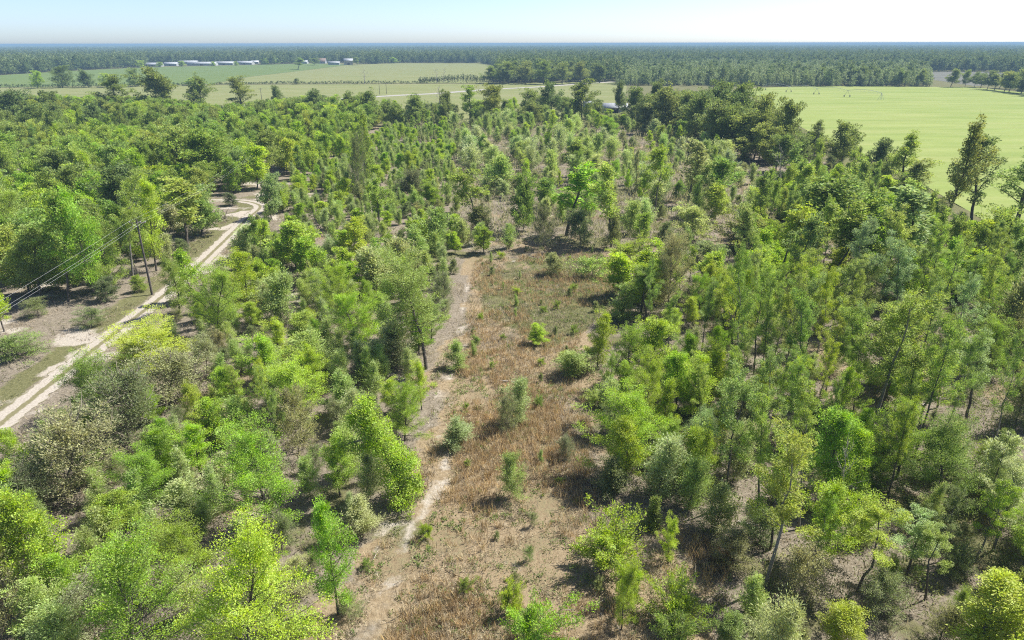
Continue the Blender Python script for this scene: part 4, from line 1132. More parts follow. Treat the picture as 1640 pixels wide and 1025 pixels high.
for (desc, rel, mark), v in groups.items():
    v.sort(key=lambda q: q[0])
    for i, (_, p) in enumerate(v):
        p['label'] = f"{desc} {rel} {mark}" if len(v) == 1 else f"{ORD[min(i, len(ORD) - 1)]} {desc} {rel} {mark}"
for (bx, by), lab in SPECIAL.items():
    x, y = G(bx, by)
    q = min(kept, key=lambda p: math.hypot(p['x'] - x, p['y'] - y))
    q['label'] = lab

PART = {'sprawl': ('stems', 'foliage'), 'bush': ('stems', 'foliage')}
for p in kept:
    k = p['kind']
    protos = PROTO[k + '_near' if k in HI and (p['y'] < 85 or (p['y'] < 150 and p['H'] > 1.35 * PROTO[k][0][2])) else k]
    tm, cm, H0, R0 = protos[rng.integers(len(protos))]
    name, cat, _, grp = NAMES[k]
    z = float(ground_z(p['x'], p['y']))
    e = bpy.data.objects.new(name, None)
    e.empty_display_size = 0.3
    COL.objects.link(e)
    e.location = (p['x'], p['y'], z - 0.03)
    sxy = p['R'] / R0
    q_ = rng.uniform(0.86, 1.16)
    e.scale = (sxy * q_, sxy / q_, p['H'] / H0)
    e.rotation_euler = (rng.normal(0, 0.045), rng.normal(0, 0.045), 0 if k == 'feather_tall' else rng.uniform(0, 6.283))
    thing(e, p['label'], cat, grp)
    n1_, n2_ = ('trunk', 'crown') if k not in PART else PART[k]
    link(n1_, tm, e)
    if cm is not None:
        o = link(n2_, cm, e)
        o.color = (*p['col'], 1)

# ----------------------------------------------------------------------------- the vine-draped leaning tree
def vine_tree():
    x, y = G(642, 806)
    p = Plant(900)
    r = p.r
    k = 0.0
    e = bpy.data.objects.new('vine_draped_tree', None)
    COL.objects.link(e)
    e.location = (x, y, float(ground_z(x, y)) - 0.03)
    thing(e, 'leaning tree draped in bright green vines with one arm reaching sideways', 'tree', 'bushy trees')
    T = np.array([[0, 0, 0], [-0.15, 0, 1.2], [-0.5, 0.1, 2.6], [-1.0, 0.2, 3.9], [-1.5, 0.2, 5.0], [-2.0, 0.2, 6.1], [-2.2, 0.2, 7.0]])
    p.wood.tube(T, [.24, .2, .17, .14, .11, .07, .03], 8)
    link('trunk', p.wood.mesh('trunk', M_BARK, True), e)
    limbs = [np.array([[-1.2, 0.2, 4.4], [-2.2, 0.0, 4.7], [-3.2, -0.2, 4.6], [-4.0, -0.3, 4.3]]), np.array([[-1.6, 0.2, 5.3], [-2.5, 0.4, 5.9], [-3.3, 0.5, 6.3]]),
             np.array([[-0.6, 0.1, 3.0], [0.3, 0.1, 3.3], [1.0, 0, 3.2]]), np.array([[-0.2, 0, 1.6], [0.9, 0.1, 1.9], [1.5, 0, 1.6]])]
    for q in limbs:
        w = MB().tube(q, np.linspace(0.08, 0.03, len(q)), 6)
        link('limb', w.mesh('limb', M_PALE_BARK, True), e)
    c = Plant(901)
    for t in np.linspace(0.03, 1.0, 46):
        base = at_path(T, t)
        wide = 1.15 * (1 - t) + 0.5
        for j in range(3):
            q = base + np.array([c.r.normal(0.25 * (1 - t), 0.55), c.r.normal(0, 0.55), c.r.normal(0, 0.2)]) * wide
            q[2] = max(q[2], 0.35)
            c.clump(q, 0.48, 120, unit(np.array([c.r.normal(), c.r.normal(), 0.3])), 1.2, -0.05, 0.12, 0.085, 0.5)
    for q in limbs:
        for t in np.linspace(0.1, 1.0, 9):
            for j in range(2):
                c.clump(at_path(q, t) + c.r.normal(0, 0.2, 3) - UP * 0.25, 0.42, 110, UP * 0.1, 1.2, -0.2, 0.12, 0.085, 0.5)
    o = link('crown', c.leaf_mesh('crown', M_LEAF), e)
    o.color = (*(LEAF_K * np.array((0.15, 0.22, 0.022))), 1)
    e.scale = (1.0, 1.0, 1.17)


vine_tree()

# ----------------------------------------------------------------------------- low cover nobody could count
def scatter_pts(n, poly, dens=None):
    lo, hi = poly.min(0), poly.max(0)
    x = rng.uniform(lo[0], hi[0], n); y = rng.uniform(lo[1], hi[1], n)
    k = inside(x, y, poly) & (polydist(x, y, ROAD) > 1.9)
    x, y = x[k], y[k]
    # keep what the camera can see
    px, py = proj(x, y, 0.3)
    k = (px > -200) & (px < 1840) & (py < 1180)
    x, y = x[k], y[k]
    # thin with distance: far tufts are too small to see
    k = rng.uniform(size=len(x)) < np.clip((70 / np.maximum(y, 1)) ** 1.3, 0.12, 1)
    if dens is not None:
        k &= rng.uniform(size=len(x)) < dens(x, y)
    return x[k], y[k]


def tufts(name, x, y, hmin, hmax, blades, width, spread, up, color, label, mat=None, scale_far=True):
    n = len(x)
    z = ground_z(x, y)
    sc = np.clip(y / 70, 1, 2.2) if scale_far else np.ones(n)
    h = rng.uniform(hmin, hmax, n) * (0.7 + 0.6 * vnoise(x, y, 5, 91, 2))
    X_ = np.repeat(x, blades); Y_ = np.repeat(y, blades); Z_ = np.repeat(z, blades); H_ = np.repeat(h, blades); S_c = np.repeat(sc, blades)
    m = n * blades
    off = rng.normal(0, spread, (m, 2)) * S_c[:, None]
    d = unit(np.stack([rng.normal(0, 0.5, m), rng.normal(0, 0.5, m), np.full(m, up)], -1))
    C = np.stack([X_ + off[:, 0], Y_ + off[:, 1], Z_ - 0.03], -1)
    V = cards(rng, C, d, H_ * rng.uniform(0.6, 1.2, m), width * S_c * rng.uniform(0.7, 1.4, m))
    tint = np.clip(np.repeat(rng.uniform(0.1, 0.9, n), blades) + rng.normal(0, 0.15, m), 0, 1)
    o = link(name, np_mesh(name, V, quads(m), [mat or M_LEAF], tint=tint))
    o.color = (*color, 1)
    return kind(o, 'stuff', label)


def bushlets(name, x, y, rmin, rmax, leaves, L_, W_, color, label, flat=0.7, upb=0.6):
    n = len(x)
    z = ground_z(x, y)
    sc = np.clip(y / 80, 1, 2.0)
    rad = rng.uniform(rmin, rmax, n)
    m = n * leaves
    q = unit(rng.normal(size=(m, 3))) * (rng.uniform(size=(m, 1)) ** 0.45)
    q[:, 2] = np.abs(q[:, 2])
    rr_ = np.repeat(rad, leaves)[:, None]
    C = np.stack([np.repeat(x, leaves), np.repeat(y, leaves), np.repeat(z, leaves)], -1) + q * rr_ * np.array([1, 1, flat * 1.4])
    d = unit(q + UP * upb + rng.normal(0, 0.5, (m, 3)))
    s = np.repeat(sc, leaves)
    V = cards(rng, C, d, L_ * s * rng.uniform(0.7, 1.3, m), W_ * s * rng.uniform(0.7, 1.3, m))
    tint = np.clip(np.repeat(rng.uniform(0, 1, n), leaves) * 0.8 + rng.normal(0.1, 0.12, m), 0, 1)
    o = link(name, np_mesh(name, V, quads(m), [M_LEAF], tint=tint))
    o.color = (*color, 1)
    return kind(o, 'stuff', label)


M_STRAW = leaf_material('straw', transl=0.3, gloss=0.01, yellow=0.1, hue=0.008)
STREAK = Gs([(660, 1040), (735, 900), (770, 800), (785, 720), (775, 640), (750, 560)])
STREAK2 = Gs([(1160, 860), (960, 790), (870, 720), (830, 640)])
BIG = Gs([(-200, 1180), (-200, 780), (110, 590), (250, 485), (410, 335), (640, 200), (1000, 190), (1250, 320), (1560, 400), (1860, 450), (1860, 1180)])
NEARC = CLEARING


def d_straw(x, y):
    s = np.maximum(1 - sstep(0.5, 4.0, polydist(x, y, STREAK)), 0.8 * (1 - sstep(0.5, 4.5, polydist(x, y, STREAK2))))
    n = vnoise(x, y, 5, 55, 3)
    return np.clip(s * sstep(0.25, 0.6, n) + 0.42 * sstep(0.42, 0.62, n), 0, 1) * sstep(0.35, 0.9, polydist(x, y, TRAIL))


x, y = scatter_pts(26000, NEARC, d_straw)
tufts('dry_grass', x, y, 0.35, 0.95, 9, 0.04, 0.13, 1.6, (0.48, 0.355, 0.19), 'rust coloured dry bunch grass standing in the clearing', M_STRAW)
x, y = scatter_pts(30000, NEARC, lambda x, y: 0.75 * sstep(0.3, 0.6, vnoise(x, y, 3.2, 61, 3)) * sstep(0.2, 0.9, polydist(x, y, TRAIL)))
tufts('pale_grass', x, y, 0.2, 0.55, 8, 0.035, 0.16, 0.9, (0.46, 0.40, 0.275), 'pale tan dead grass and litter on the clearing floor', M_STRAW)
x, y = scatter_pts(70000, BIG, lambda x, y: np.where(ragged(x, y, NEARC), 0.0, 0.8 * sstep(0.34, 0.62, vnoise(x, y, 6, 65, 3))))
tufts('straw_undergrowth', x, y, 0.3, 0.9, 7, 0.04, 0.2, 1.2, (0.40, 0.335, 0.215), 'straw coloured grass between the young trees', M_STRAW)
x, y = scatter_pts(15000, NEARC, lambda x, y: np.where(inside(x, y, back_poly), 0.9, 0.35) * sstep(0.40, 0.62, vnoise(x, y, 3.5, 71, 3)) * sstep(0.3, 1.0, polydist(x, y, TRAIL)))
bushlets('ground_cover', x, y, 0.18, 0.5, 16, 0.13, 0.06, (0.215, 0.245, 0.10), 'low grey green scrub cover in the clearing')
x, y = scatter_pts(4200, NEARC, lambda x, y: sstep(0.46, 0.64, vnoise(x, y, 4.2, 78, 3)) * sstep(0.3, 1.0, polydist(x, y, TRAIL)))
bushlets('green_weeds', x, y, 0.16, 0.4, 18, 0.15, 0.08, (0.21, 0.29, 0.08), 'scattered fresh green weeds in the clearing')
x, y = scatter_pts(15000, BIG, lambda x, y: np.where(ragged(x, y, NEARC), 0.0, 0.75 * sstep(0.38, 0.62, vnoise(x, y, 7, 83, 3))))
bushlets('woodland_undergrowth', x, y, 0.35, 0.95, 26, 0.22, 0.10, (0.20, 0.235, 0.085), 'olive green undergrowth between the young trees', 0.8)
x, y = scatter_pts(12000, BIG, lambda x, y: np.where(ragged(x, y, NEARC), 0.0, 0.75 * sstep(0.42, 0.62, vnoise(x, y, 5, 87, 3))))
bushlets('dry_brush', x, y, 0.3, 0.85, 22, 0.26, 0.035, (0.33, 0.30, 0.22), 'grey brown dry twiggy brush under the trees', 0.9, 0.8)
ROADSIDE = Gs([(-60, 700), (110, 575), (250, 470), (380, 345), (330, 330), (220, 430), (100, 470), (-60, 480)])
x, y = scatter_pts(5000, ROADSIDE, lambda x, y: 0.6 * sstep(0.45, 0.62, vnoise(x, y, 6, 93, 3)))
bushlets('roadside_weeds', x, y, 0.15, 0.45, 14, 0.16, 0.07, (0.22, 0.22, 0.11), 'low olive weeds along the sand road')
x, y = scatter_pts(9000, ROADSIDE, lambda x, y: 0.8 * sstep(0.42, 0.6, vnoise(x, y, 4, 95, 3)))
tufts('roadside_grass', x, y, 0.15, 0.4, 7, 0.04, 0.15, 0.9, (0.40, 0.33, 0.24), 'dry brown grass on the open ground by the road', M_STRAW)
RIGHTW = Gs([(965, 500), (1010, 430), (1190, 390), (1300, 290), (1440, 330), (1560, 400), (1860, 450), (1860, 1180), (1200, 1090), (1190, 880), (1030, 790), (960, 700), (930, 590)])
x, y = scatter_pts(19000, RIGHTW, lambda x, y: 0.8 * sstep(0.34, 0.6, vnoise(x, y, 4, 103, 3)))
bushlets('shady_undergrowth', x, y, 0.35, 1.05, 30, 0.19, 0.085, (0.19, 0.24, 0.085), 'dense green undergrowth on the floor of the right wood', 0.9)
x, y = scatter_pts(9000, ZONES['young'], None)
bushlets('pale_brush', x, y, 0.6, 2.0, 30, 0.5, 0.07, (0.36, 0.36, 0.23), 'pale grey tan brush between the feathery saplings', 1.0, 0.9)
# fallen twigs on the ground
x, y = scatter_pts(5000, BIG, lambda x, y: sstep(0.42, 0.6, vnoise(x, y, 6, 97, 3)) * 0.5)
m = len(x)
az = rng.uniform(0, 6.28, m)
V = cards(rng, np.stack([x, y, ground_z(x, y) + 0.08], -1), unit(np.stack([np.cos(az), np.sin(az), rng.uniform(-0.05, 0.3, m)], -1)), rng.uniform(0.5, 1.7, m), rng.uniform(0.03, 0.06, m))
kind(link('fallen_twigs', np_mesh('fallen_twigs', V, quads(m), [M_DEAD])), 'stuff', 'grey fallen twigs on the sandy ground')

# ----------------------------------------------------------------------------- fallen logs and the brush pile
for i, (px, py, ln, az, lab) in enumerate([(1475, 650, 4.0, 0.5, 'grey fallen log in the gap beside the yellow green tree'), (1300, 838, 3.5, 0.35, 'bent grey fallen branch under the slender trees'),
                                          (800, 612, 3.0, -0.15, 'thin grey stick lying on the open straw of the clearing'), (1180, 836, 2.0, -0.35, 'short reddish log at the wood edge'),
                                          (1440, 605, 3.2, 2.4, 'pale broken branch fallen against the shady bushes'), (1350, 775, 4.2, 0.9, 'long grey dead branch leaning in the dark hollow')]):
    x, y = G(px, py)
    e = bpy.data.objects.new('fallen_log', None); COL.objects.link(e)
    e.location = (x, y, float(ground_z(x, y)))
    thing(e, lab, 'log', 'fallen logs')
    s = np.linspace(0, 1, 6)[:, None]
    d = np.array([math.cos(az), math.sin(az), 0.12 if i in (1, 4, 5) else 0.02])
    P = d * ln * s + rng.normal(0, 0.06, (6, 3)) * s + UP * 0.1
    link('stem', MB().tube(P, np.linspace(0.11, 0.04, 6), 7).mesh('stem', M_DEAD, True), e)
    for q in range(3):
        a = at_path(P, 0.3 + 0.22 * q)
        dd = unit(d + rng.normal(0, 0.6, 3) + UP * 0.5)
        link('branch', MB().tube(np.array([a, a + dd * 0.6, a + dd * 1.1 + UP * 0.1]), [0.04, 0.028, 0.012], 5).mesh('branch', M_DEAD, True), e)

x, y = G(345, 352)
e = bpy.data.objects.new('brush_pile', None); COL.objects.link(e); e.location = (x, y, 0)
thing(e, 'heap of grey brown cut branches at the roadside below the bend', 'brush pile')
for q in range(46):
    a = np.array([rng.normal(0, 1.6), rng.normal(0, 1.0), 0.0]); dd = unit(rng.normal(0, 1, 3) * np.array([1, 1, 0.5]) + UP * 0.7)
    ln = rng.uniform(1.4, 3.0)
    link('branch', MB().tube(np.array([a, a + dd * ln * 0.5 + rng.normal(0, .08, 3), a + dd * ln]), [0.06, 0.045, 0.015], 5).mesh('branch', M_TWIG, True), e)

# ----------------------------------------------------------------------------- utility poles and wires
M_POLE = simple_mat('weathered_pole', (0.075, 0.065, 0.055), (0.14, 0.125, 0.11), 3.0, bump=0.3)
M_STEEL = simple_mat('galvanised_steel', (0.38, 0.40, 0.42), (0.50, 0.52, 0.54), 3.0, rough=0.5, spec=0.4)
M_CERAM = simple_mat('ceramic', (0.35, 0.33, 0.32), (0.45, 0.43, 0.42), 3.0, rough=0.3, spec=0.5)
M_WIRE = simple_mat('wire', (0.55, 0.56, 0.57), (0.65, 0.66, 0.67), 1.0, rough=0.5, spec=0.4)


def utility_pole(x, y, H, rz, label, can=True, lean=0.0):
    e = bpy.data.objects.new('utility_pole', None); COL.objects.link(e)
    e.location = (x, y, float(ground_z(x, y))); e.rotation_euler = (0, lean, rz)
    thing(e, label, 'utility pole', 'utility poles')
    link('pole', MB().tube(np.array([[0, 0, -0.3], [0, 0, H * 0.5], [0, 0, H]]), [0.16, 0.13, 0.10], 10).mesh('pole', M_POLE, True), e)
    link('crossarm', MB().box((0, 0.13, H - 0.55), (2.2, 0.1, 0.12)).mesh('crossarm', M_POLE), e)
    for s in (-1, 1):
        link('brace', MB().tube(np.array([[s * 0.8, 0.19, H - 0.6], [0.02 * s, 0.17, H - 1.3]]), 0.02, 4).mesh('brace', M_STEEL), e)
    for s in (-1.0, 0.42, 1.0):
        link('insulator', MB().tube(np.array([[s, 0.13, H - 0.49], [s, 0.13, H - 0.40], [s, 0.13, H - 0.30]]), [0.06, 0.08, 0.04], 8).mesh('insulator', M_CERAM, True), e)
    if can:
        t = link('transformer', MB().tube(np.array([[0, -0.42, H - 2.3], [0, -0.42, H - 1.85], [0, -0.42, H - 1.4]]), [0.24, 0.25, 0.24], 12).mesh('transformer', M_STEEL, True), e)
        link('bracket', MB().box((0, -0.17, H - 1.7), (0.1, 0.14, 0.3)).mesh('bracket', M_STEEL), t)
    return e


P0 = np.array(G(243, 471)); H0_ = 10.6
P1 = np.array([-44.5, 14.0]); P2 = np.array([-57.0, 150.0])
rz0 = math.radians(4)
utility_pole(*P0, H0_, rz0, 'weathered wooden utility pole with three wires beside the sand road', False)


def wire(a, b, sag, r, label):
    t = np.linspace(0, 1, 40)[:, None]
    P = a + (b - a) * t - UP * (4 * sag * t * (1 - t))
    o = link('overhead_wire', MB().tube(P, r, 5).mesh('overhead_wire', M_WIRE, True))
    thing(o, label, 'wire', 'overhead wires')


for s, lab in ((-1.0, 'outermost'), (0.42, 'middle'), (1.0, 'road-side')):
    off = np.array([s, 0.1])
    a = np.array([*(P0 + off), H0_ - 0.3 - (0.0 if s < 0 else 0.0)])
    wire(a, np.array([*(P1 + off), 9.6]), 0.7, 0.0055, f'{lab} sagging wire running from the utility pole towards the lower left')
    wire(a, np.array([*(P2 + off), 9.6]), 0.7, 0.004, f'{lab} wire running from the utility pole back to the road bend')
for px, py, ty, lab in ((608, 151, 129.5, 'taller of two thin poles beside the paved road in the hay strip'), (619, 150, 132, 'shorter of two thin poles beside the paved road'),
                        (84, 178, 152, 'thin pole rising from the tree band before the hay strip'), (420, 166, 140, 'thin grey pole by the small round tree in the hay strip')):
    x, y = G(px, py)
    utility_pole(x, y, height_at(px, ty, y), 0.6, lab, False)

# ----------------------------------------------------------------------------- buildings
M_WHITE = simple_mat('white_metal', (0.27, 0.29, 0.31), (0.38, 0.40, 0.42), 0.4, rough=0.5, spec=0.3)
M_GREYWALL = simple_mat('grey_wall', (0.30, 0.32, 0.33), (0.40, 0.42, 0.43), 0.6, rough=0.8)
M_TANWALL = simple_mat('tan_wall', (0.36, 0.30, 0.24), (0.46, 0.40, 0.33), 0.6, rough=0.8)
M_BROWNROOF = simple_mat('brown_roof', (0.15, 0.11, 0.09), (0.23, 0.18, 0.15), 0.8)
M_DARKDOOR = simple_mat('dark_opening', (0.03, 0.03, 0.035), (0.06, 0.06, 0.07), 0.8, rough=0.6)
M_GLASS = simple_mat('window_glass', (0.05, 0.07, 0.09), (0.09, 0.11, 0.13), 0.5, rough=0.1, spec=0.6)


def building(name, cat, x, y, rz, Lx, Ly, eave, ridge, roofm, wallm, label, group=None, nwin=3, doors=1, big_door=False):
    e = bpy.data.objects.new(name, None); COL.objects.link(e)
    e.location = (x, y, 0); e.rotation_euler = (0, 0, rz)
    thing(e, label, cat, group)
    hx, hy = Lx / 2, Ly / 2
    V = [(-hx, -hy, -.2), (hx, -hy, -.2), (hx, hy, -.2), (-hx, hy, -.2), (-hx, -hy, eave), (hx, -hy, eave), (hx, hy, eave), (-hx, hy, eave), (-hx, 0, ridge), (hx, 0, ridge)]
    me = bpy.data.meshes.new('wall')
    me.from_pydata(V, [], [(0, 1, 5, 4), (2, 3, 7, 6), (1, 2, 6, 9, 5), (3, 0, 4, 8, 7)])
    me.materials.append(wallm); link('wall', me, e)
    o = 0.4
    k = (ridge - eave) / hy
    R = MB()
    for s in (-1, 1):
        a = [(-hx - o, s * (hy + o), eave - k * o + .03), (hx + o, s * (hy + o), eave - k * o + .03), (hx + o, 0, ridge + .03), (-hx - o, 0, ridge + .03)]
        b = [(p[0], p[1], p[2] + 0.12) for p in a]
        R.add(a + b, [(0, 3, 2, 1), (4, 5, 6, 7), (0, 1, 5, 4), (1, 2, 6, 5), (2, 3, 7, 6), (3, 0, 4, 7)])
    rf = link('roof', R.mesh('roof', roofm), e)
    nr = max(3, int(Lx / 2.4))
    for i in range(nr):
        xx = -hx + (i + 0.5) * Lx / nr
        b = MB()
        for s in (-1, 1):
            b.tube(np.array([[xx, s * (hy + o - .02), eave - k * o + .18], [xx, s * 0.05, ridge + .18]]), 0.035, 4)
        link('seam', b.mesh('seam', roofm), rf)
    n = nwin + doors
    for i in range(n):
        xx = -hx + (i + 0.5) * Lx / n
        if i == n // 2 and doors:
            w, h = (min(3.6, Lx / n * 0.8), min(eave * 0.85, 3.2)) if big_door else (1.0, 2.05)
            link('door', MB().box((xx, -hy - .03, h / 2), (w, 0.06, h)).mesh('door', M_DARKDOOR if big_door else M_BROWNROOF), e)
        else:
            ww = min(1.4, Lx / n * 0.6)
            f = link('window', MB().box((xx, -hy - .03, eave * 0.55), (ww, 0.06, min(1.1, eave * .4))).mesh('window', M_WHITE), e)
            link('pane', MB().box((xx, -hy - .07, eave * 0.55), (ww * .85, 0.03, min(0.95, eave * .34))).mesh('pane', M_GLASS), f)
    return e


x, y = G(985, 181)
building('metal_barn', 'barn', x, y + 3, -0.05, 11.8, 9, 2.5, 4.3, M_WHITE, M_GREYWALL, 'small metal barn with white roof and grey wall behind the leaning oaks', None, 2, 1, True)
x, y = G(945, 176)
building('metal_shed', 'shed', x, y + 3, 0.1, 6, 5, 2.8, 4.0, M_WHITE, M_GREYWALL, 'white roofed shed half hidden among oaks left of the metal barn', None, 1, 1)
for px, py, w, lab in ((25, 203, 9, 'white roofed mobile home glimpsed among the trees at the left edge'), (117, 201, 8, 'white roofed mobile home behind trees right of the other one')):
    x, y = G(px, py)
    building('mobile_home', 'mobile home', x, y, 0.15, w, 4.5, 3.6, 4.6, M_WHITE, M_TANWALL, lab, 'mobile homes', 3, 1)
for px, py, w, rz, lab in ((243, 105.6, 26, .10, 'leftmost white poultry barn, partly behind shrubs'), (272, 104.6, 20, .05, 'short white poultry barn second from the left end of the row'),
                           (322, 104.2, 44, .06, 'longest white poultry barn in the middle of the far row'), (358, 103.4, 30, .02, 'white poultry barn fourth along the far row'),
                           (391, 102.8, 26, -.03, 'white poultry barn at the right end of the far row'), (300, 101.6, 30, .06, 'white poultry barn standing behind the front row')):
    x, y = G(px, py)
    building('poultry_barn', 'barn', x, y + 6, rz, w, 13, 3.0, 5.4, M_WHITE, M_GREYWALL, lab, 'poultry barns', 6, 1, True)
for nm, cat, px, py, w, d, ev, rd_, rm, wm, lab in (('farmhouse', 'house', 515, 101.2, 13, 10, 3.5, 8.5, M_BROWNROOF, M_WHITE, 'farmhouse with tall brown gable roof among dark trees'),
        ('farm_shed', 'shed', 534, 103.3, 18, 8, 3.2, 5.0, M_WHITE, M_GREYWALL, 'long low white roofed shed right of the farmhouse'),
        ('farm_barn', 'barn', 557, 103.4, 14, 12, 6.5, 9.5, M_WHITE, M_TANWALL, 'tall pale barn with dark doorway at the end of the farm'),
        ('cottage', 'house', 487, 101.5, 10, 8, 3, 5.5, M_WHITE, M_GREYWALL, 'small white roofed cottage behind the hedge left of the farmhouse'),
        ('bungalow', 'house', 660, 98.6, 17, 9, 3, 5.5, M_WHITE, M_GREYWALL, 'low white roofed bungalow at the wood edge above the yellow field'),
        ('small_house', 'house', 757, 98.9, 12, 9, 3, 5.5, M_WHITE, M_WHITE, 'small white house at the right end of the yellow field'),
        ('farm_cabin', 'house', 407, 101.4, 12, 9, 3, 5, M_STEEL, M_GREYWALL, 'grey blue roofed cabin between poultry barns and tall tree')):
    x, y = G(px, py)
    building(nm, cat, x, y + 5, rng.uniform(-.3, .3), w, d, ev, rd_, rm, wm, lab, 'farm buildings', 2, 1, nm == 'farm_barn')

# car on the far road
M_CAR = simple_mat('car_paint', (0.70, 0.71, 0.72), (0.74, 0.75, 0.76), 1.0, rough=0.25, spec=0.5)
x, y = G(1004, 130.4)
e = bpy.data.objects.new('parked_car', None); COL.objects.link(e); e.location = (x, y, 0.12); e.rotation_euler = (0, 0, -0.5)
e.name = 'car'
thing(e, 'white car on the paved road by the dark wood', 'car')
prof = [(-2.2, .35), (-2.2, .85), (-1.4, .95), (-0.8, 1.45), (0.7, 1.45), (1.3, .98), (2.2, .85), (2.2, .35)]
Vc = [(a, s * .85, b) for s in (-1, 1) for a, b in prof]
me = bpy.data.meshes.new('body'); nP = len(prof)
me.from_pydata(Vc, [], [tuple(range(nP)), tuple(range(2 * nP - 1, nP - 1, -1))] + [(i, i + nP, (i + 1) % nP + nP, (i + 1) % nP) for i in range(nP)])
me.materials.append(M_CAR); link('body', me, e)
for s in (-1, 1):
    link('side_window', MB().box((0, s * .86, 1.18), (1.5, .03, .34)).mesh('side_window', M_GLASS), e)
    for q in (-1.35, 1.35):
        link('wheel', MB().tube(np.array([[q, s * .68, .32], [q, s * .88, .32]]), .32, 12).mesh('wheel', M_DARKDOOR), e)

# centre-pivot irrigation machine in the right pasture
pv_ = np.array(G(1410, 161)); end = np.array(G(1222, 145))
vec = end - pv_; nspan = 4
e = bpy.data.objects.new('irrigation_pivot', None); COL.objects.link(e); e.location = (*pv_, 0.05)
thing(e, 'long thin irrigation machine on wheeled towers across the right pasture', 'irrigation pivot')
for i in range(nspan + 1):
    c = vec * i / nspan
    b = MB()
    for s in (-1, 1):
        b.tube(np.array([[c[0] + s * 1.6, c[1] - s * .4, .5 if i else 0], [c[0], c[1], 3.9]]), .07, 5)
    if i == 0:
        for s in (-1, 1):
            b.tube(np.array([[c[0] + s * .4, c[1] + s * 1.6, 0], [c[0], c[1], 3.9]]), .07, 5)
    tw = link('tower', b.mesh('tower', M_STEEL), e)
    if i:
        for s in (-1, 1):
            q = c + np.array([s * 1.6, -s * .4])
            link('wheel', MB().tube(np.array([[q[0] - .15, q[1], .6], [q[0] + .15, q[1], .6]]), .6, 12).mesh('wheel', M_DARKDOOR), tw)
    if i < nspan:
        a, z = vec * i / nspan, vec * (i + 1) / nspan
        t = np.linspace(0, 1, 9)[:, None]
        P = np.hstack([a + (z - a) * t, 3.9 + 1.2 * np.sin(math.pi * t)])
        b = MB().tube(P, .09, 5)
        for q in range(1, 8):
            b.tube(np.array([P[q], P[q] - UP * 1.3]), .03, 4)
        b.tube(np.vstack([P[0], P[1:8] - UP * 1.3, P[8]]), .03, 4)
        link('span_pipe', b.mesh('span_pipe', M_STEEL, True), e)

# ----------------------------------------------------------------------------- hedges between the far fields
def hedge(pts, h, w, label, color, dens=2.2):
    line = dense_line(Gs(pts), 1.5)
    p = Plant(int(abs(pts[0][0])) + 5)
    st = MB()
    for a, b in line:
        hh = h * (0.45 + 0.9 * vnoise(a, b, 14, 7, 3))
        p.clump(np.array([a, b, hh * 0.5]) + p.r.normal(0, .3, 3), 1.0, int(12 * dens), UP * 0.5, hh * 0.55, .4, 0.75, 0.5, 0.5)
        if p.r.uniform() < .5:
            st.tube(np.array([[a, b, -.1], [a + .1, b, hh * .8]]), [.06, .02], 4)
    e = bpy.data.objects.new('hedge', None); COL.objects.link(e)
    thing(e, label, 'hedge', 'field hedges')
    link('stems', st.mesh('stems', M_BARK), e)
    o = link('foliage', p.leaf_mesh('foliage', M_LEAF), e)
    o.color = (*color, 1)


hedge([(342, 134.6), (420, 134.2), (560, 133.8), (680, 133.4)], 2.0, 1.5, 'thin dark hedge dividing hay strip from yellow field', (0.085, 0.12, 0.05))
hedge([(-40, 140), (60, 139.2), (150, 138.6), (250, 137.6), (320, 136)], 3.0, 1.5, 'dark bushy hedge under the oaks left of the yellow field', (0.075, 0.11, 0.05))
hedge([(672, 133.4), (700, 132.8), (735, 132.6)], 5.5, 2, 'clump of dark bushes at the hedge end below two bare trees', (0.065, 0.105, 0.045), 7)
hedge([(738, 133.2), (765, 133.2), (792, 133.6)], 7.0, 2, 'taller dark hedge joining the dark wood', (0.065, 0.105, 0.045), 7)
hedge([(600, 100.5), (680, 100.2), (770, 101), (800, 106)], 4.0, 2, 'dark hedge along the far side of the yellow field', (0.065, 0.10, 0.05), 2)
hedge([(1185, 138), (1300, 138.2), (1440, 139.6), (1490, 140)], 2.6, 2, 'low pale brush strip where conifers meet the bright pasture', (0.20, 0.21, 0.11), 2)

# ----------------------------------------------------------------------------- far woods that read as one mass
def far_src(name, seed, H, R, base, nb, prof, ncl, cr, nl, L_, W_, mat):
    p = gen_tree(seed, H, R, base, nb, prof, 15, 65, ncl, cr, nl, L_, W_, tr=0.2, irregular=0.5, gap=0.05, wob=0.2)
    V = np.vstack(p.wood.V); Fw = np.vstack(p.wood.F)
    C = np.vstack(p.C); D = np.vstack(p.D); Lq = np.concatenate(p.L); Wq = np.concatenate(p.W)
    Vl = cards(p.r, C, D, Lq, Wq)
    Vt = np.array([[-.2, 0, -.2], [.2, 0, -.2], [.1, 0, H * .7], [-.1, 0, H * .7], [0, -.2, -.2], [0, .2, -.2], [0, .1, H * .7], [0, -.1, H * .7]])
    F_ = np.vstack([quads(2), quads(len(C)) + 8])
    mi = np.r_[np.ones(2, int), np.zeros(len(C), int)]
    me = np_mesh(name, np.vstack([Vt, Vl]), F_, [mat, M_BARK], mat_idx=mi, tint=np.r_[0.5, 0.5, p.r.uniform(0, 1, len(C))])
    return bpy.data.objects.new(name, me)


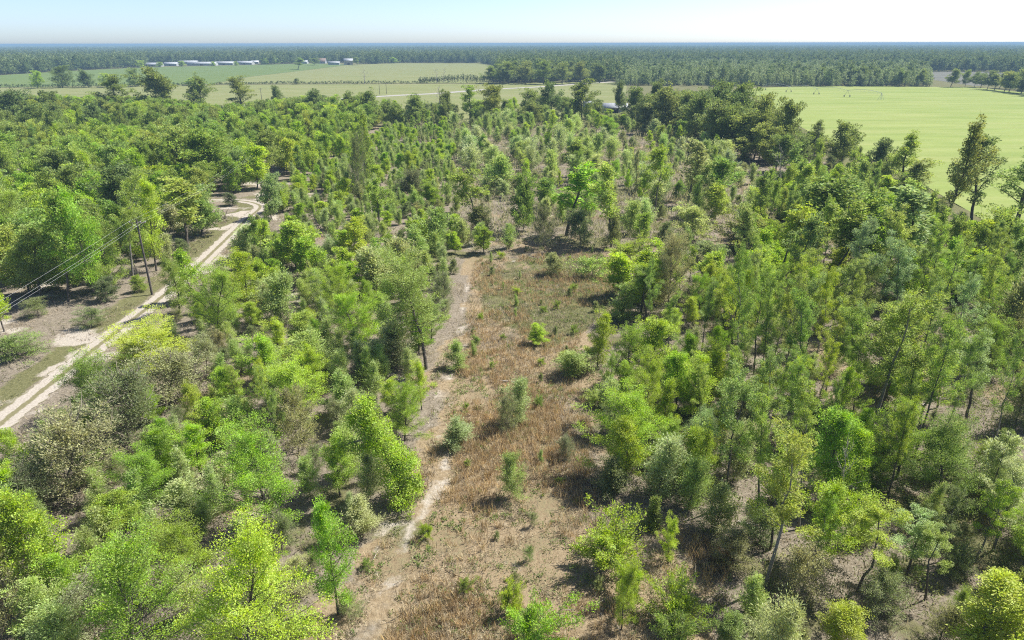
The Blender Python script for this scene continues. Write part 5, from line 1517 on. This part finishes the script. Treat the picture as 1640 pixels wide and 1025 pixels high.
c_far = bpy.data.collections.new('far_tree_kinds')
for i in range(5):
    c_far.objects.link(far_src('far_tree', 500 + i, 12.5, 4.4, 0.2, 14, P_dome if i % 2 else P_ovoid, 3, 1.3, 9, 1.5, 1.05, M_FAR))
c_pine = bpy.data.collections.new('far_conifer_kinds')
for i in range(3):
    c_pine.objects.link(far_src('far_conifer', 520 + i, 8.5, 1.9, 0.08, 18, P_cone, 2, 0.55, 9, 1.0, 0.4, M_PINE))
c_patch = bpy.data.collections.new('far_canopy_kinds')
for i in range(4):
    r = np.random.default_rng(540 + i)
    n = 420
    q = r.uniform(-35, 35, (n, 2))
    hh = 7 + 7 * vnoise(q[:, 0] + 100 * i, q[:, 1], 11, 3, 2) + r.normal(0, .8, n)
    C = np.column_stack([q, hh - r.exponential(2.2, n)])
    D = unit(np.column_stack([r.normal(0, .6, n), r.normal(0, .6, n), r.uniform(0.1, 1, n)]))
    c_patch.objects.link(bpy.data.objects.new('far_canopy', np_mesh('far_canopy', cards(r, C, D, 4.2 * r.uniform(.6, 1.3, n), 3.4 * r.uniform(.6, 1.3, n)), quads(n), [M_FAR], tint=r.uniform(0, 1, n))))


def scatter_node(coll):
    ng = bpy.data.node_groups.new('stand_trees', 'GeometryNodeTree')
    ng.interface.new_socket('Geometry', in_out='INPUT', socket_type='NodeSocketGeometry')
    ng.interface.new_socket('Geometry', in_out='OUTPUT', socket_type='NodeSocketGeometry')
    N, L = ng.nodes.new, ng.links.new
    gi, go = N('NodeGroupInput'), N('NodeGroupOutput')
    ci = N('GeometryNodeCollectionInfo'); ci.inputs['Collection'].default_value = coll
    ci.inputs['Separate Children'].default_value = True; ci.inputs['Reset Children'].default_value = True
    ip = N('GeometryNodeInstanceOnPoints'); ip.inputs['Pick Instance'].default_value = True

    def attr(nm, t):
        a = N('GeometryNodeInputNamedAttribute'); a.data_type = t; a.inputs['Name'].default_value = nm
        return a.outputs[0]
    L(gi.outputs[0], ip.inputs['Points']); L(ci.outputs[0], ip.inputs['Instance'])
    L(attr('pick', 'INT'), ip.inputs['Instance Index'])
    L(attr('turn', 'FLOAT_VECTOR'), ip.inputs['Rotation']); L(attr('size', 'FLOAT_VECTOR'), ip.inputs['Scale'])
    L(ip.outputs[0], go.inputs[0])
    return ng


def stand(name, P, coll, smin, smax, label, zs=None):
    n = len(P)
    me = bpy.data.meshes.new(name)
    me.vertices.add(n)
    me.vertices.foreach_set('co', np.column_stack([P, np.zeros(n)]).astype(np.float32).ravel())
    a = me.attributes.new('pick', 'INT', 'POINT'); a.data.foreach_set('value', rng.integers(0, len(coll.objects), n).astype(np.int32))
    a = me.attributes.new('turn', 'FLOAT_VECTOR', 'POINT'); a.data.foreach_set('vector', np.column_stack([np.zeros((n, 2)), rng.uniform(0, 6.28, n)]).astype(np.float32).ravel())
    s = rng.uniform(smin, smax, n)
    sz = s * (zs if zs is not None else rng.uniform(0.85, 1.2, n))
    a = me.attributes.new('size', 'FLOAT_VECTOR', 'POINT'); a.data.foreach_set('vector', np.column_stack([s, s, sz]).astype(np.float32).ravel())
    o = link(name, me)
    md = o.modifiers.new('stand_trees', 'NODES'); md.node_group = scatter_node(coll)
    kind(o, 'stuff', label)


FIELDS = [np.array(RF), Gs([(-300, 143), (60, 139), (300, 136), (790, 134.5), (1010, 130.5), (1010, 165), (960, 190), (500, 190), (-300, 190)]),
          Gs([(-300, 142.5), (-100, 125), (100, 113), (235, 106.3), (330, 105), (415, 103), (500, 101), (560, 103), (560, 118), (400, 140), (60, 140)]),
          Gs([(342, 136), (400, 122.3), (480, 113.3), (500, 104), (560, 103), (640, 100.6), (770, 101), (800, 107), (795, 136), (560, 136)]),
          Gs([(230, 108), (235, 101.5), (420, 99.5), (420, 104)]), Gs([(480, 104.5), (480, 100.0), (580, 100.0), (580, 104.5)]),
          Gs([(1480, 116), (1580, 116.5), (1640, 120), (1640, 134), (1560, 141), (1480, 136)])]
PINES = Gs([(985, 137), (1180, 139), (1490, 140), (1480, 113), (1180, 110), (1010, 107)])


def sector(n, d0, d1, power=1.0):
    d = d0 + (d1 - d0) * rng.uniform(size=n) ** power
    px = rng.uniform(-120, 1760, n)
    X_ = (px - 820) / FPX * (d * CP + CAM_H * SP)
    return np.column_stack([X_, d])


def keep(P, avoid_pines=True):
    k = np.ones(len(P), bool)
    for f in FIELDS:
        k &= ~inside(P[:, 0], P[:, 1], f)
    if avoid_pines:
        k &= ~inside(P[:, 0], P[:, 1], PINES)
    k &= polydist(P[:, 0], P[:, 1], HWY) > 7
    return P[k]


lo, hi = PINES.min(0), PINES.max(0)
Pp = rng.uniform(lo, hi, (26000, 2))
Pp = Pp[inside(Pp[:, 0], Pp[:, 1], PINES)]
stand('young_conifer_forest', Pp[:7500], c_pine, 0.5, 1.3, 'pale green young conifer plantation beyond the bright pasture')
stand('far_woods', keep(sector(34000, 585, 1500, 0.9)), c_far, 0.5, 1.08, 'dark green wood beyond the fields')
stand('plantation_broadleaves', Pp[7500:8300], c_far, 0.45, 0.95, 'scattered broadleaf trees inside the young conifer plantation')
stand('distant_forest', keep(sector(48000, 1450, 4200, 0.85)), c_far, 0.6, 1.02, 'distant forest fading to blue')
stand('horizon_forest', sector(26000, 4000, 24000, 1.4), c_patch, 1.0, 3.2, 'blue forest on the horizon', zs=rng.uniform(0.35, 0.7, 26000) / 2.0)


# ----------------------------------------------------------------------------- trees past the first 295 of a kind: one mass per kind
def merged(tm, cm, name, leafm):
    parts_V, parts_F, mi, ti, n0 = [], [], [], [], 0
    for m_i, me_ in enumerate((tm, cm)):
        v = np.empty(len(me_.vertices) * 3, np.float32); me_.vertices.foreach_get('co', v)
        f = np.empty(len(me_.loops), np.int32); me_.loops.foreach_get('vertex_index', f)
        parts_V.append(v.reshape(-1, 3)); parts_F.append(f.reshape(-1, 4) + n0); n0 += len(me_.vertices)
        mi.append(np.full(len(f) // 4, m_i)); t_ = np.full(len(f) // 4, 0.5, np.float32)
        if 'tint' in me_.attributes:
            me_.attributes['tint'].data.foreach_get('value', t_)
        ti.append(t_)
    return np_mesh(name, np.vstack(parts_V), np.vstack(parts_F), [tm.materials[0], leafm], np.concatenate(mi), np.concatenate(ti))


MASS = dict(hardwood=('hardwood_thicket', 'mass of further young hardwood trees filling the thicket'), bushy=('bushy_thicket', 'mass of further round bushy trees between the others'),
            feathery=('sapling_thicket', 'mass of further pale feathery saplings filling the young stand'), oak=('oak_woods', 'mass of further oaks filling the wood'),
            slender=('slender_woods', 'mass of further slender trees in the wood'), bush=('bush_thicket', 'mass of further twiggy bushes under the trees'),
            pine=('conifer_thicket', 'mass of further conifer saplings'), sprawl=('shrub_thicket', 'mass of further low shrubs'))
for k, (nm, lab) in MASS.items():
    mine = [p for p in rest if p['kind'] == k]
    if not mine:
        continue
    coll = bpy.data.collections.new(nm + '_kinds')
    pal = DEFAULT[k]
    lm = leaf_material(nm + '_leaf', [tuple(LEAF_K * np.array(c)) for c in pal])
    for i, (tm, cm, H0, R0) in enumerate(PROTO[k][:3]):
        coll.objects.link(bpy.data.objects.new(nm, merged(tm, cm, nm, lm)))
    P = np.array([(p['x'], p['y']) for p in mine])
    H0, R0 = PROTO[k][0][2], PROTO[k][0][3]
    n = len(P)
    me_ = bpy.data.meshes.new(nm)
    me_.vertices.add(n)
    me_.vertices.foreach_set('co', np.column_stack([P, ground_z(P[:, 0], P[:, 1])]).astype(np.float32).ravel())
    a = me_.attributes.new('pick', 'INT', 'POINT'); a.data.foreach_set('value', rng.integers(0, len(coll.objects), n).astype(np.int32))
    a = me_.attributes.new('turn', 'FLOAT_VECTOR', 'POINT'); a.data.foreach_set('vector', np.column_stack([np.zeros((n, 2)), rng.uniform(0, 6.28, n)]).astype(np.float32).ravel())
    sxy = np.array([p['R'] / R0 for p in mine]); sz = np.array([p['H'] / H0 for p in mine])
    a = me_.attributes.new('size', 'FLOAT_VECTOR', 'POINT'); a.data.foreach_set('vector', np.column_stack([sxy, sxy, sz]).astype(np.float32).ravel())
    o = link(nm, me_)
    md = o.modifiers.new('stand_trees', 'NODES'); md.node_group = scatter_node(coll)
    kind(o, 'stuff', lab)
